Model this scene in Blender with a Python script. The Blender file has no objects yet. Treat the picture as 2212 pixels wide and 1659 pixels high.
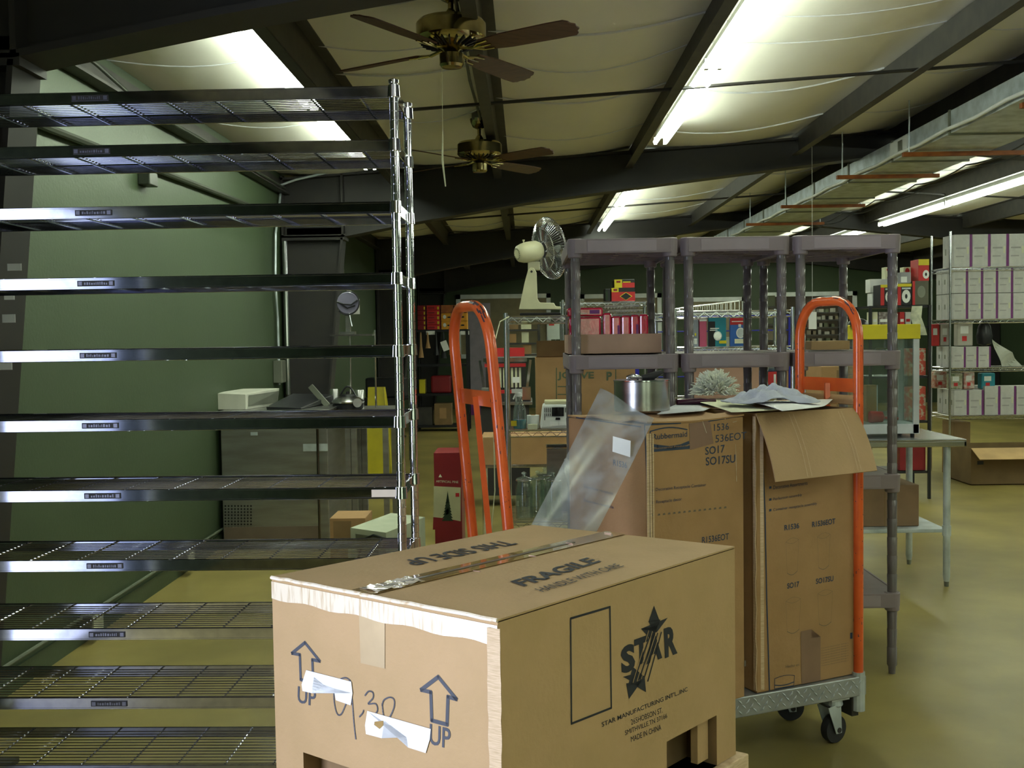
import bpy, bmesh, math, random
from mathutils import Vector as V, Matrix
random.seed(7)
sc = bpy.context.scene
col = sc.collection

# ------------------------------------------------------------------ camera
F_PX, CX, CY, EYE = 2300.0, 1106.0, 829.5, 1.5
_y = V((29, 102.5, -F_PX)).normalized()
_z = V((-.014, 1, 0)); _z = (_z - _z.dot(_y) * _y).normalized()
_x = _y.cross(_z)
RWC = Matrix(((_x[0], _y[0], _z[0]), (_x[1], _y[1], _z[1]), (_x[2], _y[2], _z[2])))
cam = bpy.data.cameras.new('camera'); co = bpy.data.objects.new('camera', cam); col.objects.link(co)
cam.sensor_width = 36; cam.lens = 36 * F_PX / 2212; cam.clip_start = .05
co.matrix_world = Matrix.Translation((0, 0, EYE)) @ RWC.transposed().to_4x4()
sc.camera = co
def ray(px, py): return RWC.transposed() @ V((px - CX, -(py - CY), -F_PX)).normalized()
def P(px, py, y): d = ray(px, py); return V((0, 0, EYE)) + d * (y / d.y)
def PZ(px, py, z): d = ray(px, py); return V((0, 0, EYE)) + d * ((z - EYE) / d.z)
def PX(px, py, x): d = ray(px, py); return V((0, 0, EYE)) + d * (x / d.x)
def PP(px, py, o, n): d = ray(px, py); return V((0, 0, EYE)) + d * ((o - V((0, 0, EYE))).dot(n) / d.dot(n))

# ------------------------------------------------------------------ world, light, exposure
w = bpy.data.worlds.new('world'); sc.world = w; w.use_nodes = True
w.node_tree.nodes['Background'].inputs[0].default_value = (.5, .62, .9, 1)
w.node_tree.nodes['Background'].inputs[1].default_value = .6
vs = sc.view_settings; vs.view_transform = 'Standard'; vs.look = 'None'; vs.gamma = 1; vs.use_curve_mapping = False
vs.exposure = 1.22
TUBE = 15
def area(name, loc, rot, sx, sy, power, colr, spread=math.pi):
    l = bpy.data.lights.new(name, 'AREA'); l.shape = 'RECTANGLE'; l.size = sx; l.size_y = sy; l.energy = power; l.color = colr; l.spread = spread
    o = bpy.data.objects.new(name, l); o.location = loc; o.rotation_euler = rot; col.objects.link(o)
# daylight entering through the open side door in the left wall, behind and beside the camera
area('daylight_door', (-2.3, 1.07, 1.1), (0, math.radians(-90), 0), 2.1, 1.24, 40, (.72, .80, 1.0), math.radians(135))
# two window-shaped area lights added behind the camera to brighten the carton fronts
for x in (.9, 3.4): area('front_window_daylight', (x, -4.1, 1.45), (math.radians(-90), 0, 0), .9, 2.1, 66, (.98, .92, .92))

# ------------------------------------------------------------------ materials
MATS = {}
def mat(name, c, r=.6, m=0.0, c2=None, sc_=6.0, bump=0.0, bsc=None, emit=None, alpha=None, trans=0, ior=1.45, thr=(.35, .65), stretch=None, coat=0):
    if name in MATS: return MATS[name]
    M = bpy.data.materials.new(name); M.use_nodes = True; MATS[name] = M
    nt = M.node_tree; b = nt.nodes['Principled BSDF']
    b.inputs['Base Color'].default_value = (*c, 1); b.inputs['Roughness'].default_value = r; b.inputs['Metallic'].default_value = m
    b.inputs['IOR'].default_value = ior
    if coat: b.inputs['Coat Weight'].default_value = coat
    tc = nt.nodes.new('ShaderNodeTexCoord'); src = tc.outputs['Object']
    if stretch:
        mp = nt.nodes.new('ShaderNodeMapping'); mp.inputs['Scale'].default_value = stretch
        nt.links.new(src, mp.inputs['Vector']); src = mp.outputs['Vector']
    if c2 is None: c2 = tuple(x * .82 for x in c)
    n = nt.nodes.new('ShaderNodeTexNoise'); n.inputs['Scale'].default_value = sc_; n.inputs['Detail'].default_value = 6
    nt.links.new(src, n.inputs['Vector'])
    cr = nt.nodes.new('ShaderNodeValToRGB'); e = cr.color_ramp.elements
    e[0].position, e[1].position = thr; e[0].color = (*c2, 1); e[1].color = (*c, 1)
    nt.links.new(n.outputs['Fac'], cr.inputs['Fac']); nt.links.new(cr.outputs['Color'], b.inputs['Base Color'])
    if bump:
        n2 = nt.nodes.new('ShaderNodeTexNoise'); n2.inputs['Scale'].default_value = bsc or sc_ * 4; n2.inputs['Detail'].default_value = 4
        nt.links.new(src, n2.inputs['Vector'])
        bp = nt.nodes.new('ShaderNodeBump'); bp.inputs['Strength'].default_value = bump; bp.inputs['Distance'].default_value = .01
        nt.links.new(n2.outputs['Fac'], bp.inputs['Height']); nt.links.new(bp.outputs['Normal'], b.inputs['Normal'])
    if emit:
        b.inputs['Emission Color'].default_value = (*emit[:3], 1); b.inputs['Emission Strength'].default_value = emit[3]
    if trans: b.inputs['Transmission Weight'].default_value = trans
    if alpha is not None: b.inputs['Alpha'].default_value = alpha
    return M

wallm = mat('green_paint', (.047, .071, .035), .5, c2=(.042, .064, .031), sc_=1.5, bump=.1, bsc=60)
floorm = mat('concrete', (.31, .25, .082), .38, c2=(.20, .16, .052), sc_=1.6, bump=.06, bsc=8)
ceilm = mat('vinyl_insulation', (.88, .85, .80), .5, c2=(.82, .79, .74), sc_=2, bump=.5, bsc=5, stretch=(1, .5, 1))
strapm = mat('seam_white', (.75, .75, .82), .4)
steelm = mat('dark_steel', (.028, .025, .023), .55, c2=(.022, .02, .022), sc_=5)
steelb = mat('dark_steel_wing', (.05, .045, .04), .5, c2=(.03, .028, .028), sc_=9)
galv = mat('galvanised', (.60, .66, .72), .42, .45, c2=(.38, .43, .46), sc_=8)
galvd = mat('conduit', (.22, .23, .19), .45, .5)
conm = mat('dark_conduit', (.035, .042, .03), .4)
railm = mat('polished_rail', (.42, .43, .52), .07, 1, c2=(.34, .35, .44), sc_=30)
chrome = mat('chrome', (.80, .80, .84), .07, 1, c2=(.72, .72, .78), sc_=30)
chromew = mat('chrome_wire', (.75, .75, .82), .16, 1)
rackw = mat('rack_wire', (.50, .50, .58), .14, 1)
plate = mat('plate_letters', (.16, .16, .20), .35, .8)
stain = mat('stainless', (.50, .50, .50), .27, 1, c2=(.38, .38, .38), sc_=3, stretch=(1, 1, 8))
staind = mat('stainless_dull', (.34, .34, .33), .38, .8, c2=(.26, .25, .24), sc_=3, stretch=(1, 1, 6))
kraft = mat('cardboard', (.385, .225, .105), .8, c2=(.345, .20, .09), sc_=9, bump=.1, bsc=90)
kraftn = mat('cardboard_near', (.43, .28, .14), .75, c2=(.395, .26, .125), sc_=7, bump=.12, bsc=80)
kraftl = mat('cardboard_edge', (.66, .50, .34), .8, c2=(.50, .36, .22), sc_=40, stretch=(1, 1, 14))
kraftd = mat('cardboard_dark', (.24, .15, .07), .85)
worn = mat('worn_paper', (.80, .70, .56), .8, c2=(.55, .40, .24), sc_=45, thr=(.3, .5))
tapem = mat('packing_tape', (.30, .19, .07), .12, c2=(.38, .25, .10), sc_=14, coat=1)
tapec = mat('clear_tape', (.70, .64, .56), .08, c2=(.45, .36, .24), sc_=40, coat=1)
inkb = mat('black_ink', (.02, .022, .03), .7)
inkn = mat('navy_ink', (.03, .05, .10), .7)
inkg = mat('faded_ink', (.15, .12, .09), .8)
orange = mat('orange_paint', (.72, .12, .022), .28, c2=(.62, .09, .018), sc_=12, coat=.4)
scratch = mat('scuffed_metal', (.06, .035, .05), .5)
greyp = mat('grey_plastic', (.25, .20, .22), .5, c2=(.22, .18, .20), sc_=10, bump=.05)
greyl = mat('grey_post', (.17, .145, .155), .16, c2=(.14, .125, .13), sc_=10)
cream = mat('cream_plastic', (.70, .68, .46), .3)
whitep = mat('white_plastic', (.72, .74, .74), .4)
paper = mat('white_paper', (.78, .79, .80), .8, c2=(.68, .69, .70))
papery = mat('cream_paper', (.66, .66, .48), .8)
blackm = mat('black_plastic', (.012, .012, .016), .35)
blackr = mat('black_rubber', (.02, .02, .024), .6)
brass = mat('brass', (.52, .45, .22), .16, 1, c2=(.33, .27, .12), sc_=12)
bladem = mat('blade_wood', (.115, .05, .028), .45, c2=(.07, .032, .02), sc_=8, stretch=(1, 8, 8))
red = mat('red_print', (.50, .02, .025), .4)
redd = mat('dark_red_print', (.22, .012, .018), .4)
pinkr = mat('magenta_film', (.62, .02, .07), .12, c2=(.45, .012, .05), sc_=16, bump=.5, bsc=18, coat=1)
pink = mat('pink_print', (.55, .10, .20), .35)
yellow = mat('yellow_paint', (.62, .52, .02), .4)
orangeb = mat('amber_print', (.62, .27, .02), .5)
blue = mat('blue_print', (.03, .12, .42), .35)
blued = mat('blue_enamel', (.02, .02, .30), .35)
teal = mat('teal_print', (.02, .22, .30), .35)
purple = mat('purple_print', (.16, .025, .17), .5)
boxw = mat('white_carton', (.50, .50, .50), .6, c2=(.44, .44, .45), sc_=20)
greend = mat('leaf_green', (.02, .04, .018), .8)
redwood = mat('painted_lumber', (.33, .10, .02), .6, c2=(.20, .055, .015), sc_=12)
tubem = mat('lit_tube', (1, 1, 1), .5, emit=(.88, 1.0, .79, TUBE))
enamel = mat('white_enamel', (.78, .80, .70), .35)
alum = mat('aluminium_frame', (.55, .57, .64), .35, .3)
rag = mat('white_cloth', (.46, .48, .56), .95, c2=(.38, .40, .46), sc_=14, bump=.3, bsc=70)
mopm = mat('cotton_strips', (.85, .87, .76), .95, c2=(.62, .65, .62), sc_=25)
liquid = mat('blue_liquid', (.02, .28, .42), .1, trans=.3)
trimw = mat('trim_white', (.78, .82, .84), .5)
lumber = mat('lumber', (.52, .34, .16), .8)

def clear(name, tint, rough, mix, haze):
    M = bpy.data.materials.new(name); M.use_nodes = True; nt = M.node_tree; nt.nodes.clear()
    o = nt.nodes.new('ShaderNodeOutputMaterial'); t = nt.nodes.new('ShaderNodeBsdfTransparent'); t.inputs[0].default_value = (*tint, 1)
    g = nt.nodes.new('ShaderNodeBsdfGlossy'); g.inputs['Roughness'].default_value = rough
    d = nt.nodes.new('ShaderNodeBsdfDiffuse'); d.inputs[0].default_value = (.62, .66, .66, 1)
    n = nt.nodes.new('ShaderNodeTexNoise'); n.inputs['Scale'].default_value = 7; n.inputs['Detail'].default_value = 8
    mr = nt.nodes.new('ShaderNodeMapRange'); mr.inputs[1].default_value = .4; mr.inputs[2].default_value = .75
    mr.inputs[3].default_value = haze * .5; mr.inputs[4].default_value = haze * 1.6
    m1 = nt.nodes.new('ShaderNodeMixShader'); m1.inputs[0].default_value = mix
    m2 = nt.nodes.new('ShaderNodeMixShader')
    nt.links.new(n.outputs['Fac'], mr.inputs[0]); nt.links.new(mr.outputs[0], m2.inputs[0])
    nt.links.new(t.outputs[0], m1.inputs[1]); nt.links.new(g.outputs[0], m1.inputs[2])
    nt.links.new(m1.outputs[0], m2.inputs[1]); nt.links.new(d.outputs[0], m2.inputs[2])
    nt.links.new(m2.outputs[0], o.inputs[0]); MATS[name] = M
    return M
film = clear('clear_film', (.86, .88, .86), .28, .06, .17)
glass = clear('clear_glass', (.86, .92, .90), .04, .16, .05)

# ------------------------------------------------------------------ mesh helpers
class MB:
    def __init__(s): s.v = []; s.f = []; s.m = []; s.k = 0; s.mats = []
    def use(s, m):
        if m not in s.mats: s.mats.append(m)
        s.k = s.mats.index(m); return s
    def add(s, vs_, fs):
        n = len(s.v); s.v += [V(p) for p in vs_]
        for f in fs: s.f.append([n + i for i in f]); s.m.append(s.k)
        return s
    def box(s, a, b, M=None):
        (x0, y0, z0), (x1, y1, z1) = a, b
        p = [V(q) for q in ((x0, y0, z0), (x1, y0, z0), (x1, y1, z0), (x0, y1, z0), (x0, y0, z1), (x1, y0, z1), (x1, y1, z1), (x0, y1, z1))]
        if M: p = [M @ q for q in p]
        return s.add(p, [(0, 3, 2, 1), (4, 5, 6, 7), (0, 1, 5, 4), (1, 2, 6, 5), (2, 3, 7, 6), (3, 0, 4, 7)])
    def hexa(s, p): return s.add(p, [(0, 3, 2, 1), (4, 5, 6, 7), (0, 1, 5, 4), (1, 2, 6, 5), (2, 3, 7, 6), (3, 0, 4, 7)])
    def tube(s, pts, r, n=8, closed=False, cap=True, flat=None):
        pts = [V(p) for p in pts]; N = len(pts); rs = r if isinstance(r, (list, tuple)) else [r] * N
        base = len(s.v); up = None
        for i, p in enumerate(pts):
            if closed: t = (pts[(i + 1) % N] - pts[i - 1]).normalized()
            else: t = (pts[min(i + 1, N - 1)] - pts[max(i - 1, 0)]).normalized()
            if up is None:
                up = V((0, 0, 1)) if abs(t.z) < .9 else V((0, 1, 0))
            a = (up - up.dot(t) * t)
            if a.length < 1e-6: a = V((1, 0, 0))
            a.normalize(); b = t.cross(a); up = a
            for j in range(n):
                q = 2 * math.pi * (j + .5 * (n == 4)) / n
                ca, sb = math.cos(q), math.sin(q)
                if flat: ca *= flat
                s.v.append(p + rs[i] * (ca * a + sb * b))
        for i in range(N if closed else N - 1):
            k = (i + 1) % N
            for j in range(n):
                l = (j + 1) % n
                s.f.append([base + i * n + j, base + i * n + l, base + k * n + l, base + k * n + j]); s.m.append(s.k)
        if cap and not closed:
            s.f.append([base + j for j in range(n)][::-1]); s.m.append(s.k)
            s.f.append([base + (N - 1) * n + j for j in range(n)]); s.m.append(s.k)
        return s
    def lathe(s, prof, c=(0, 0, 0), n=24, ax=(0, 0, 1), capends=True):
        c = V(c); ax = V(ax).normalized(); a = ax.orthogonal().normalized(); b = ax.cross(a); base = len(s.v)
        for r, h in prof:
            for j in range(n):
                q = 2 * math.pi * j / n; s.v.append(c + ax * h + r * (math.cos(q) * a + math.sin(q) * b))
        for i in range(len(prof) - 1):
            for j in range(n):
                l = (j + 1) % n
                s.f.append([base + i * n + j, base + i * n + l, base + (i + 1) * n + l, base + (i + 1) * n + j]); s.m.append(s.k)
        if capends:
            s.f.append([base + j for j in range(n)][::-1]); s.m.append(s.k)
            s.f.append([base + (len(prof) - 1) * n + j for j in range(n)]); s.m.append(s.k)
        return s
    def prism(s, poly, o, u, v, t):
        """closed outline in the plane o + a*u + b*v, extruded by the vector t"""
        o, u, v, t = V(o), V(u), V(v), V(t); n = len(poly)
        p = [o + a * u + b * v for a, b in poly]
        return s.add(p + [q + t for q in p], [list(range(n))[::-1], list(range(n, 2 * n))] + [(i, (i + 1) % n, n + (i + 1) % n, n + i) for i in range(n)])
    def sheet(s, grid, t=.003):
        """grid[i][j] of points -> thin solid sheet"""
        R, C_ = len(grid), len(grid[0]); g = [[V(p) for p in r_] for r_ in grid]
        def nor(i, j):
            a = g[min(i + 1, R - 1)][j] - g[max(i - 1, 0)][j]; b = g[i][min(j + 1, C_ - 1)] - g[i][max(j - 1, 0)]
            return a.cross(b).normalized()
        top = [g[i][j] for i in range(R) for j in range(C_)]; bot = [g[i][j] - nor(i, j) * t for i in range(R) for j in range(C_)]
        n = R * C_; fs = []
        for i in range(R - 1):
            for j in range(C_ - 1):
                a, b, c, d = i * C_ + j, i * C_ + j + 1, (i + 1) * C_ + j + 1, (i + 1) * C_ + j
                fs.append((a, b, c, d)[::-1]); fs.append((n + a, n + b, n + c, n + d))
        rim = [j for j in range(C_)] + [i * C_ + C_ - 1 for i in range(1, R)] + [(R - 1) * C_ + j for j in range(C_ - 2, -1, -1)] + [i * C_ for i in range(R - 2, 0, -1)]
        for i in range(len(rim)): a, b = rim[i], rim[(i + 1) % len(rim)]; fs.append((a, b, n + b, n + a))
        return s.add(top + bot, fs)

def wm(o):
    M = o.matrix_basis.copy(); p = o.parent
    while p is not None: M = p.matrix_basis @ M; p = p.parent
    return M
def obj(name, mb, m=None, parent=None, world=True, smooth=None, bevel=None):
    """link the mesh; with a parent the vertices are given in world space (world=True) or in the parent's own space"""
    me = bpy.data.meshes.new(name); vs_ = mb.v
    if parent is not None and world:
        I = wm(parent).inverted(); vs_ = [I @ p for p in vs_]
    me.from_pydata([tuple(p) for p in vs_], [], mb.f)
    for x in (mb.mats or [m]): me.materials.append(x)
    if mb.mats: me.polygons.foreach_set('material_index', mb.m)
    bm = bmesh.new(); bm.from_mesh(me); bmesh.ops.recalc_face_normals(bm, faces=bm.faces); bm.to_mesh(me); bm.free()
    if smooth is not None:
        me.polygons.foreach_set('use_smooth', [True] * len(me.polygons)); me.set_sharp_from_angle(angle=math.radians(smooth))
    me.update()
    o = bpy.data.objects.new(name, me); col.objects.link(o)
    if parent is not None: o.parent = parent
    if bevel:
        b = o.modifiers.new('bevel', 'BEVEL'); b.width = bevel; b.segments = 2; b.limit_method = 'ANGLE'
    return o
def tag(o, label, cat, group=None):
    o['label'] = label; o['category'] = cat
    if group: o['group'] = group
    return o
def thing(name, label, cat, loc=(0, 0, 0), rz=0, group=None):
    o = bpy.data.objects.new(name, None); o.empty_display_size = .1; col.objects.link(o)
    o.matrix_basis = Matrix.Translation(V(loc)) @ Matrix.Rotation(rz, 4, 'Z')
    return tag(o, label, cat, group)
def single(name, mb, m, label, cat, group=None, **k):
    """a thing made of one mesh, its origin moved to its base"""
    lo = V([min(p[i] for p in mb.v) for i in range(3)]); hi = V([max(p[i] for p in mb.v) for i in range(3)])
    c = V(((lo.x + hi.x) / 2, (lo.y + hi.y) / 2, lo.z)); mb.v = [p - c for p in mb.v]
    o = obj(name, mb, m, None, **k); o.location = c; return tag(o, label, cat, group)
def dup(root, loc, rz=None, label=None, group=None):
    def cp(o, par):
        c = o.copy(); col.objects.link(c)
        if par is not None: c.parent = par
        for ch in [x for x in o.children]: cp(ch, c)
        return c
    r = cp(root, None); r.location = loc
    if rz is not None: r.rotation_euler = (0, 0, rz)
    if label: r['label'] = label
    if group: r['group'] = group
    return r
def struct(name, mb, m, parent=None, **k):
    o = obj(name, mb, m, parent, **k)
    if parent is None: o['kind'] = 'structure'
    return o

_tx = {}
def text_geo(s, bold=0.0, shear=0.0):
    k = (s, bold, shear)
    if k in _tx: return _tx[k]
    c = bpy.data.curves.new('t', 'FONT'); c.body = s; c.size = 1; c.offset = bold; c.shear = shear; c.resolution_u = 3; c.fill_mode = 'BOTH'
    o = bpy.data.objects.new('t', c); me = o.to_mesh()
    vs_ = [(p.co.x, p.co.y) for p in me.vertices]; fs = [tuple(p.vertices) for p in me.polygons]
    o.to_mesh_clear(); bpy.data.objects.remove(o); bpy.data.curves.remove(c)
    x0 = min(a for a, b in vs_); x1 = max(a for a, b in vs_); y0 = min(b for a, b in vs_); y1 = max(b for a, b in vs_)
    _tx[k] = ([((a - x0) / (x1 - x0), (b - y0) / (y1 - y0)) for a, b in vs_], fs); return _tx[k]
def put_text(mb, s, o, eu, ev, off, bold=0.0, shear=0.0):
    """text filling the parallelogram o (lower left), eu (to the right), ev (up), lifted by off"""
    vs_, fs = text_geo(s, bold, shear); o, eu, ev, off = V(o), V(eu), V(ev), V(off)
    mb.add([o + a * eu + b * ev + off for a, b in vs_], fs)
def quad_text(mb, s, ll, lr, ul, off, bold=0.0, shear=0.0): put_text(mb, s, ll, V(lr) - V(ll), V(ul) - V(ll), off, bold, shear)
def strip(mb, pts, wdt, n):
    """flat line of constant width through pts lying in the plane of normal n"""
    n = V(n)
    for a, b in zip(pts[:-1], pts[1:]):
        a, b = V(a), V(b); t = (b - a).normalized(); q = t.cross(n).normalized() * wdt / 2; a2 = a - t * wdt * .3; b2 = b + t * wdt * .3
        mb.add([a2 - q, b2 - q, b2 + q, a2 + q], [(0, 1, 2, 3)])

# ------------------------------------------------------------------ building shell
XL, XR, XRIDGE, YB, YF, Y1, Y2, Y3, Y4 = -2.24, 9.8, 3.75, 22.4, -4.2, 3.50, 9.77, 15.95, 22.1
def ceil(x): return (3.03 + .061 * (x - XL)) if x < XRIDGE else (3.03 + .061 * (XRIDGE - XL) - .061 * (x - XRIDGE))
struct('floor', MB().box((XL - .3, YF - .3, -.12), (XR + .3, YB + .3, 0)), floorm)
m = MB()
m.box((XL - .15, YF - .15, 0), (XL, .2, 3.4)); m.box((XL - .15, 1.7, 0), (XL, YB, 3.4)); m.box((XL - .15, .2, 2.15), (XL, 1.7, 3.4))
wl = struct('wall_left', m, wallm)
struct('wall_back', MB().box((XL - .15, YB, 0), (XR + .15, YB + .15, 3.9)), wallm)
struct('wall_right', MB().box((XR, YF, 0), (XR + .15, YB, 3.6)), wallm)
struct('wall_front', MB().box((XL - .15, YF - .15, 0), (XR + .15, YF, 3.9)), wallm)
m = MB()
for a, b in (((XL - .02, .12, 0), (XL + .02, .2, 2.2)), ((XL - .02, 1.7, 0), (XL + .02, 1.78, 2.2)), ((XL - .02, .12, 2.15), (XL + .02, 1.78, 2.23))): m.box(a, b)
struct('trim_1', m, trimw)
PUR = [-1.13, -.2, .99, 2.5, 3.4, 4.15, 5.05, 6.5, 8.0, 9.0]
edges = [XL] + PUR + [XR]
m = MB(); xs = []
for a, b in zip(edges[:-1], edges[1:]):
    n = 8
    for i in range(n): t = i / n; xs.append((a + (b - a) * t, .055 * math.sin(math.pi * t) * min(1, (b - a))))
xs.append((XR, 0)); NY = 60
ys = [YF + (YB - YF) * i / NY for i in range(NY + 1)]
vs_ = [(x, y, ceil(x) - s * (1 + .15 * math.sin(y * 3.1 + x))) for y in ys for x, s in xs] + [(x, y, ceil(x) + .06) for y in (YF, YB) for x, s in xs]
NX = len(xs); fs = [(i * NX + j, i * NX + j + 1, (i + 1) * NX + j + 1, (i + 1) * NX + j) for i in range(NY) for j in range(NX - 1)]
B0 = (NY + 1) * NX; fs += [(B0 + j, B0 + NX + j, B0 + NX + j + 1, B0 + j + 1) for j in range(NX - 1)]
m.add(vs_, fs); ceiling = struct('ceiling', m, ceilm, smooth=50)
# white seams of the insulation blanket, sagging between the roof purlins
for k, (a, b) in enumerate([(XL, PUR[0])] + list(zip(PUR[:6], PUR[1:7]))):
    for y in (4.35, 4.95, 5.7, 6.45, 7.5, 8.9, 10.6, 12.0, 13.5, 15.0):
        m = MB(); rr = random.Random(k * 31 + y)
        sg = .055 * min(1, b - a); yy = y + rr.uniform(-.12, .12); bow = rr.uniform(-.1, .2)
        pts = [(a + (b - a) * i / 10, yy + bow * math.sin(math.pi * i / 10), ceil(a + (b - a) * i / 10) - sg * math.sin(math.pi * i / 10) * 1.2 - .006) for i in range(11)]
        obj('insulation_seam', m.tube(pts, .007 if rr.random() < .6 else .004, 5), strapm, ceiling)

def frame(y, label):
    """rigid steel frame: tapered column at the left wall, tapered rafter to the ridge and down again"""
    t = thing('steel_portal', label, 'steel frame', (XL + .3, y, 0), 0, None)
    m = MB(); hb = 2.43
    # column: web and two flanges
    m.prism([(.05, 0), (.33, 0), (.56, hb + .1), (.05, hb + .1)], (XL, y + .09, 0), (1, 0, 0), (0, 0, 1), (0, .02, 0))
    m.hexa([(XL + .31, y, 0), (XL + .33, y, 0), (XL + .33, y + .2, 0), (XL + .31, y + .2, 0), (XL + .56, y, hb), (XL + .58, y, hb), (XL + .58, y + .2, hb), (XL + .56, y + .2, hb)])
    m.box((XL + .02, y, 0), (XL + .04, y + .2, 3.0))
    m.box((XL + .04, y, hb - .02), (XL + .6, y + .2, hb + .02))
    m.box((XL + .0, y - .04, 0), (XL + .4, y + .24, .02))
    obj('column', m, steelm, t)
    KN = [(-9, 2.45), (-1.66, 2.45), (-.99, 2.573), (.02, 2.733), (1.31, 2.890), (3.75, 3.165), (9, 3.2)]
    def bot(x):
        x = min(x, 2 * XRIDGE - x)
        for (a, p), (b, q) in zip(KN[:-1], KN[1:]):
            if a <= x <= b: return p + (q - p) * (x - a) / (b - a)
    def top(x): return ceil(x) - .05
    xs_ = [XL + .02, XL + .58, -.99, .02, 1.31, XRIDGE, 2 * XRIDGE - 1.31, 2 * XRIDGE - .02, XR - .6, XR - .02]
    for nm, seg in (('rafter', xs_[:6]), ('rafter', xs_[5:])):
        m = MB()
        for a, b in zip(seg[:-1], seg[1:]):
            ba, bb = (bot(max(a, XL + .58)), bot(max(b, XL + .58)))
            m.hexa([(a, y + .09, ba), (b, y + .09, bb), (b, y + .11, bb), (a, y + .11, ba), (a, y + .09, top(a)), (b, y + .09, top(b)), (b, y + .11, top(b)), (a, y + .11, top(a))])
            m.hexa([(a, y, ba - .015), (b, y, bb - .015), (b, y + .2, bb - .015), (a, y + .2, ba - .015), (a, y, ba + .01), (b, y, bb + .01), (b, y + .2, bb + .01), (a, y + .2, ba + .01)])
            m.hexa([(a, y, top(a) - .02), (b, y, top(b) - .02), (b, y + .2, top(b) - .02), (a, y + .2, top(a) - .02), (a, y, top(a)), (b, y, top(b)), (b, y + .2, top(b)), (a, y + .2, top(a))])
        for x in (XL + .58, XRIDGE - .01, XRIDGE + .01, XR - .6):
            if seg[0] <= x <= seg[-1]: m.box((x - .01, y, bot(x)), (x + .01, y + .2, top(x)))
        obj(nm, m, steelm, t)
    m = MB(); m.box((XR - .35, y, 0), (XR - .02, y + .2, 2.45)); obj('column', m, steelm, t)
    return t
frame(Y1, 'dark steel rafter and column between the camera and the first ceiling fan')
frame(Y2, 'dark steel rafter and tapered column just beyond the second ceiling fan')
frame(Y3, 'dark steel rafter and column standing halfway to the back wall')
frame(Y4, 'dark steel rafter and column standing against the back wall')
# purlins
PL = ['dark roof purlin beside the tube lights above the wire rack', 'dark roof purlin above the ceiling fans', 'dark roof purlin beside the middle row of tube lights',
      'dark roof purlin between the middle lights and the duct', 'dark roof purlin directly above the duct, nearer the fans', 'dark roof purlin directly above the duct, farther from the fans',
      'dark roof purlin beside the row of tube lights beyond the duct', 'second dark roof purlin beyond the duct lights', 'third dark roof purlin beyond the duct lights', 'last dark roof purlin beyond the duct lights, next to the wall']
for x, lb in zip(PUR, PL):
    h = ceil(x) - .01; s = 1 if x > XRIDGE else -1; m = MB()
    for a, b in ((YF, Y1), (Y1 + .21, Y2 - .01), (Y2 + .21, Y3 - .01), (Y3 + .21, Y4)):
        m.box((x - .004, a, h - .2), (x + .004, b, h)); m.box((min(x, x + s * .065), a, h - .206), (max(x, x + s * .065), b, h - .198)); m.box((min(x, x - s * .065), a, h - .004), (max(x, x - s * .065), b, h + .004))
    for a in (Y1, Y2, Y3): m.box((x - .004, a - .02, h - .07), (x + .004, a + .23, h))
    single('roof_purlin', m, steelb, lb, 'purlin')
m = MB().box((XL + .003, YF + .01, 2.84), (XL + .018, YB - .01, 2.97)).box((XL + .003, YF + .01, 2.835), (XL + .09, YB - .01, 2.85))
single('eave_strut', m, steelb, 'long dark steel strut along the top of the green side wall', 'beam')
# bridging rods across the purlins
for y, lb in ((6.75, 'thin dark rod crossing the ceiling behind the ceiling fan with the cord'), (12.9, 'thin dark rod crossing the ceiling beyond the second rafter')):
    m = MB(); m.tube([(-1.1, y, ceil(-1.1) - .19), (XRIDGE, y, ceil(XRIDGE) - .19)], .011, 6); m.tube([(XRIDGE, y, ceil(XRIDGE) - .19), (8.9, y, ceil(8.9) - .19)], .011, 6)
    single('bridging_rod', m, steelm, lb, 'rod')

# fluorescent strip fixtures
def strip_light(x, y0, y1, z, label, group=None):
    t = thing('strip_light', label, 'light', (x, (y0 + y1) / 2, z), 0, group)
    L = (y1 - y0) / 2 - .01
    m = MB(); m.prism([(-.044, .02), (-.03, .07), (.03, .07), (.044, .02)], (0, -L, 0), (1, 0, 0), (0, 0, 1), (0, 2 * L, 0)); obj('housing', m, enamel, t, world=False)
    for s in (-1, 1):
        obj('tube', MB().lathe([(.012, -L + .03), (.019, -L + .035), (.019, L - .035), (.012, L - .03)], (s * .041, 0, -.012), 12, (0, 1, 0)), tubem, t, world=False, smooth=40)
        for e in (-1, 1): obj('socket', MB().box((s * .038 - .012, e * L - .012, -.03), (s * .038 + .012, e * L + .012, .03)), whitep, t, world=False)
    m = MB()
    for e in (-.6, .6): m.tube([(0, e * L, .085), (0, e * L, max(.1, ceil(x) - z - .05))], .005, 6)
    obj('hanger', m, galvd, t, world=False)
    return t
rows = [(-1.31, 2.975, [(4.3, 6.75), (6.75, 9.2)], 'left'), (1.115, 3.07, [(3.98, 6.3), (6.3, 8.75)], 'middle'), (1.15, 3.07, [(10.1, 12.35), (12.35, 14.8), (14.8, 15.9), (16.3, 18.7)], 'mid2'),
        (5.15, 3.04, [(5.7, 8.15), (8.15, 9.75), (10.6, 13.05), (13.05, 15.5), (16.25, 18.7), (18.7, 21.1)], 'right'),
        (8.6, 2.88, [(-1.6, .85), (.85, 3.3), (4.3, 6.75), (6.75, 9.2), (10.6, 13.05)], 'outer'), (1.115, 3.07, [(-3.6, -1.2), (-1.2, 1.2)], 'rear'), (5.15, 3.04, [(-1.6, .85), (.85, 3.3)], 'rear2')]
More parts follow.
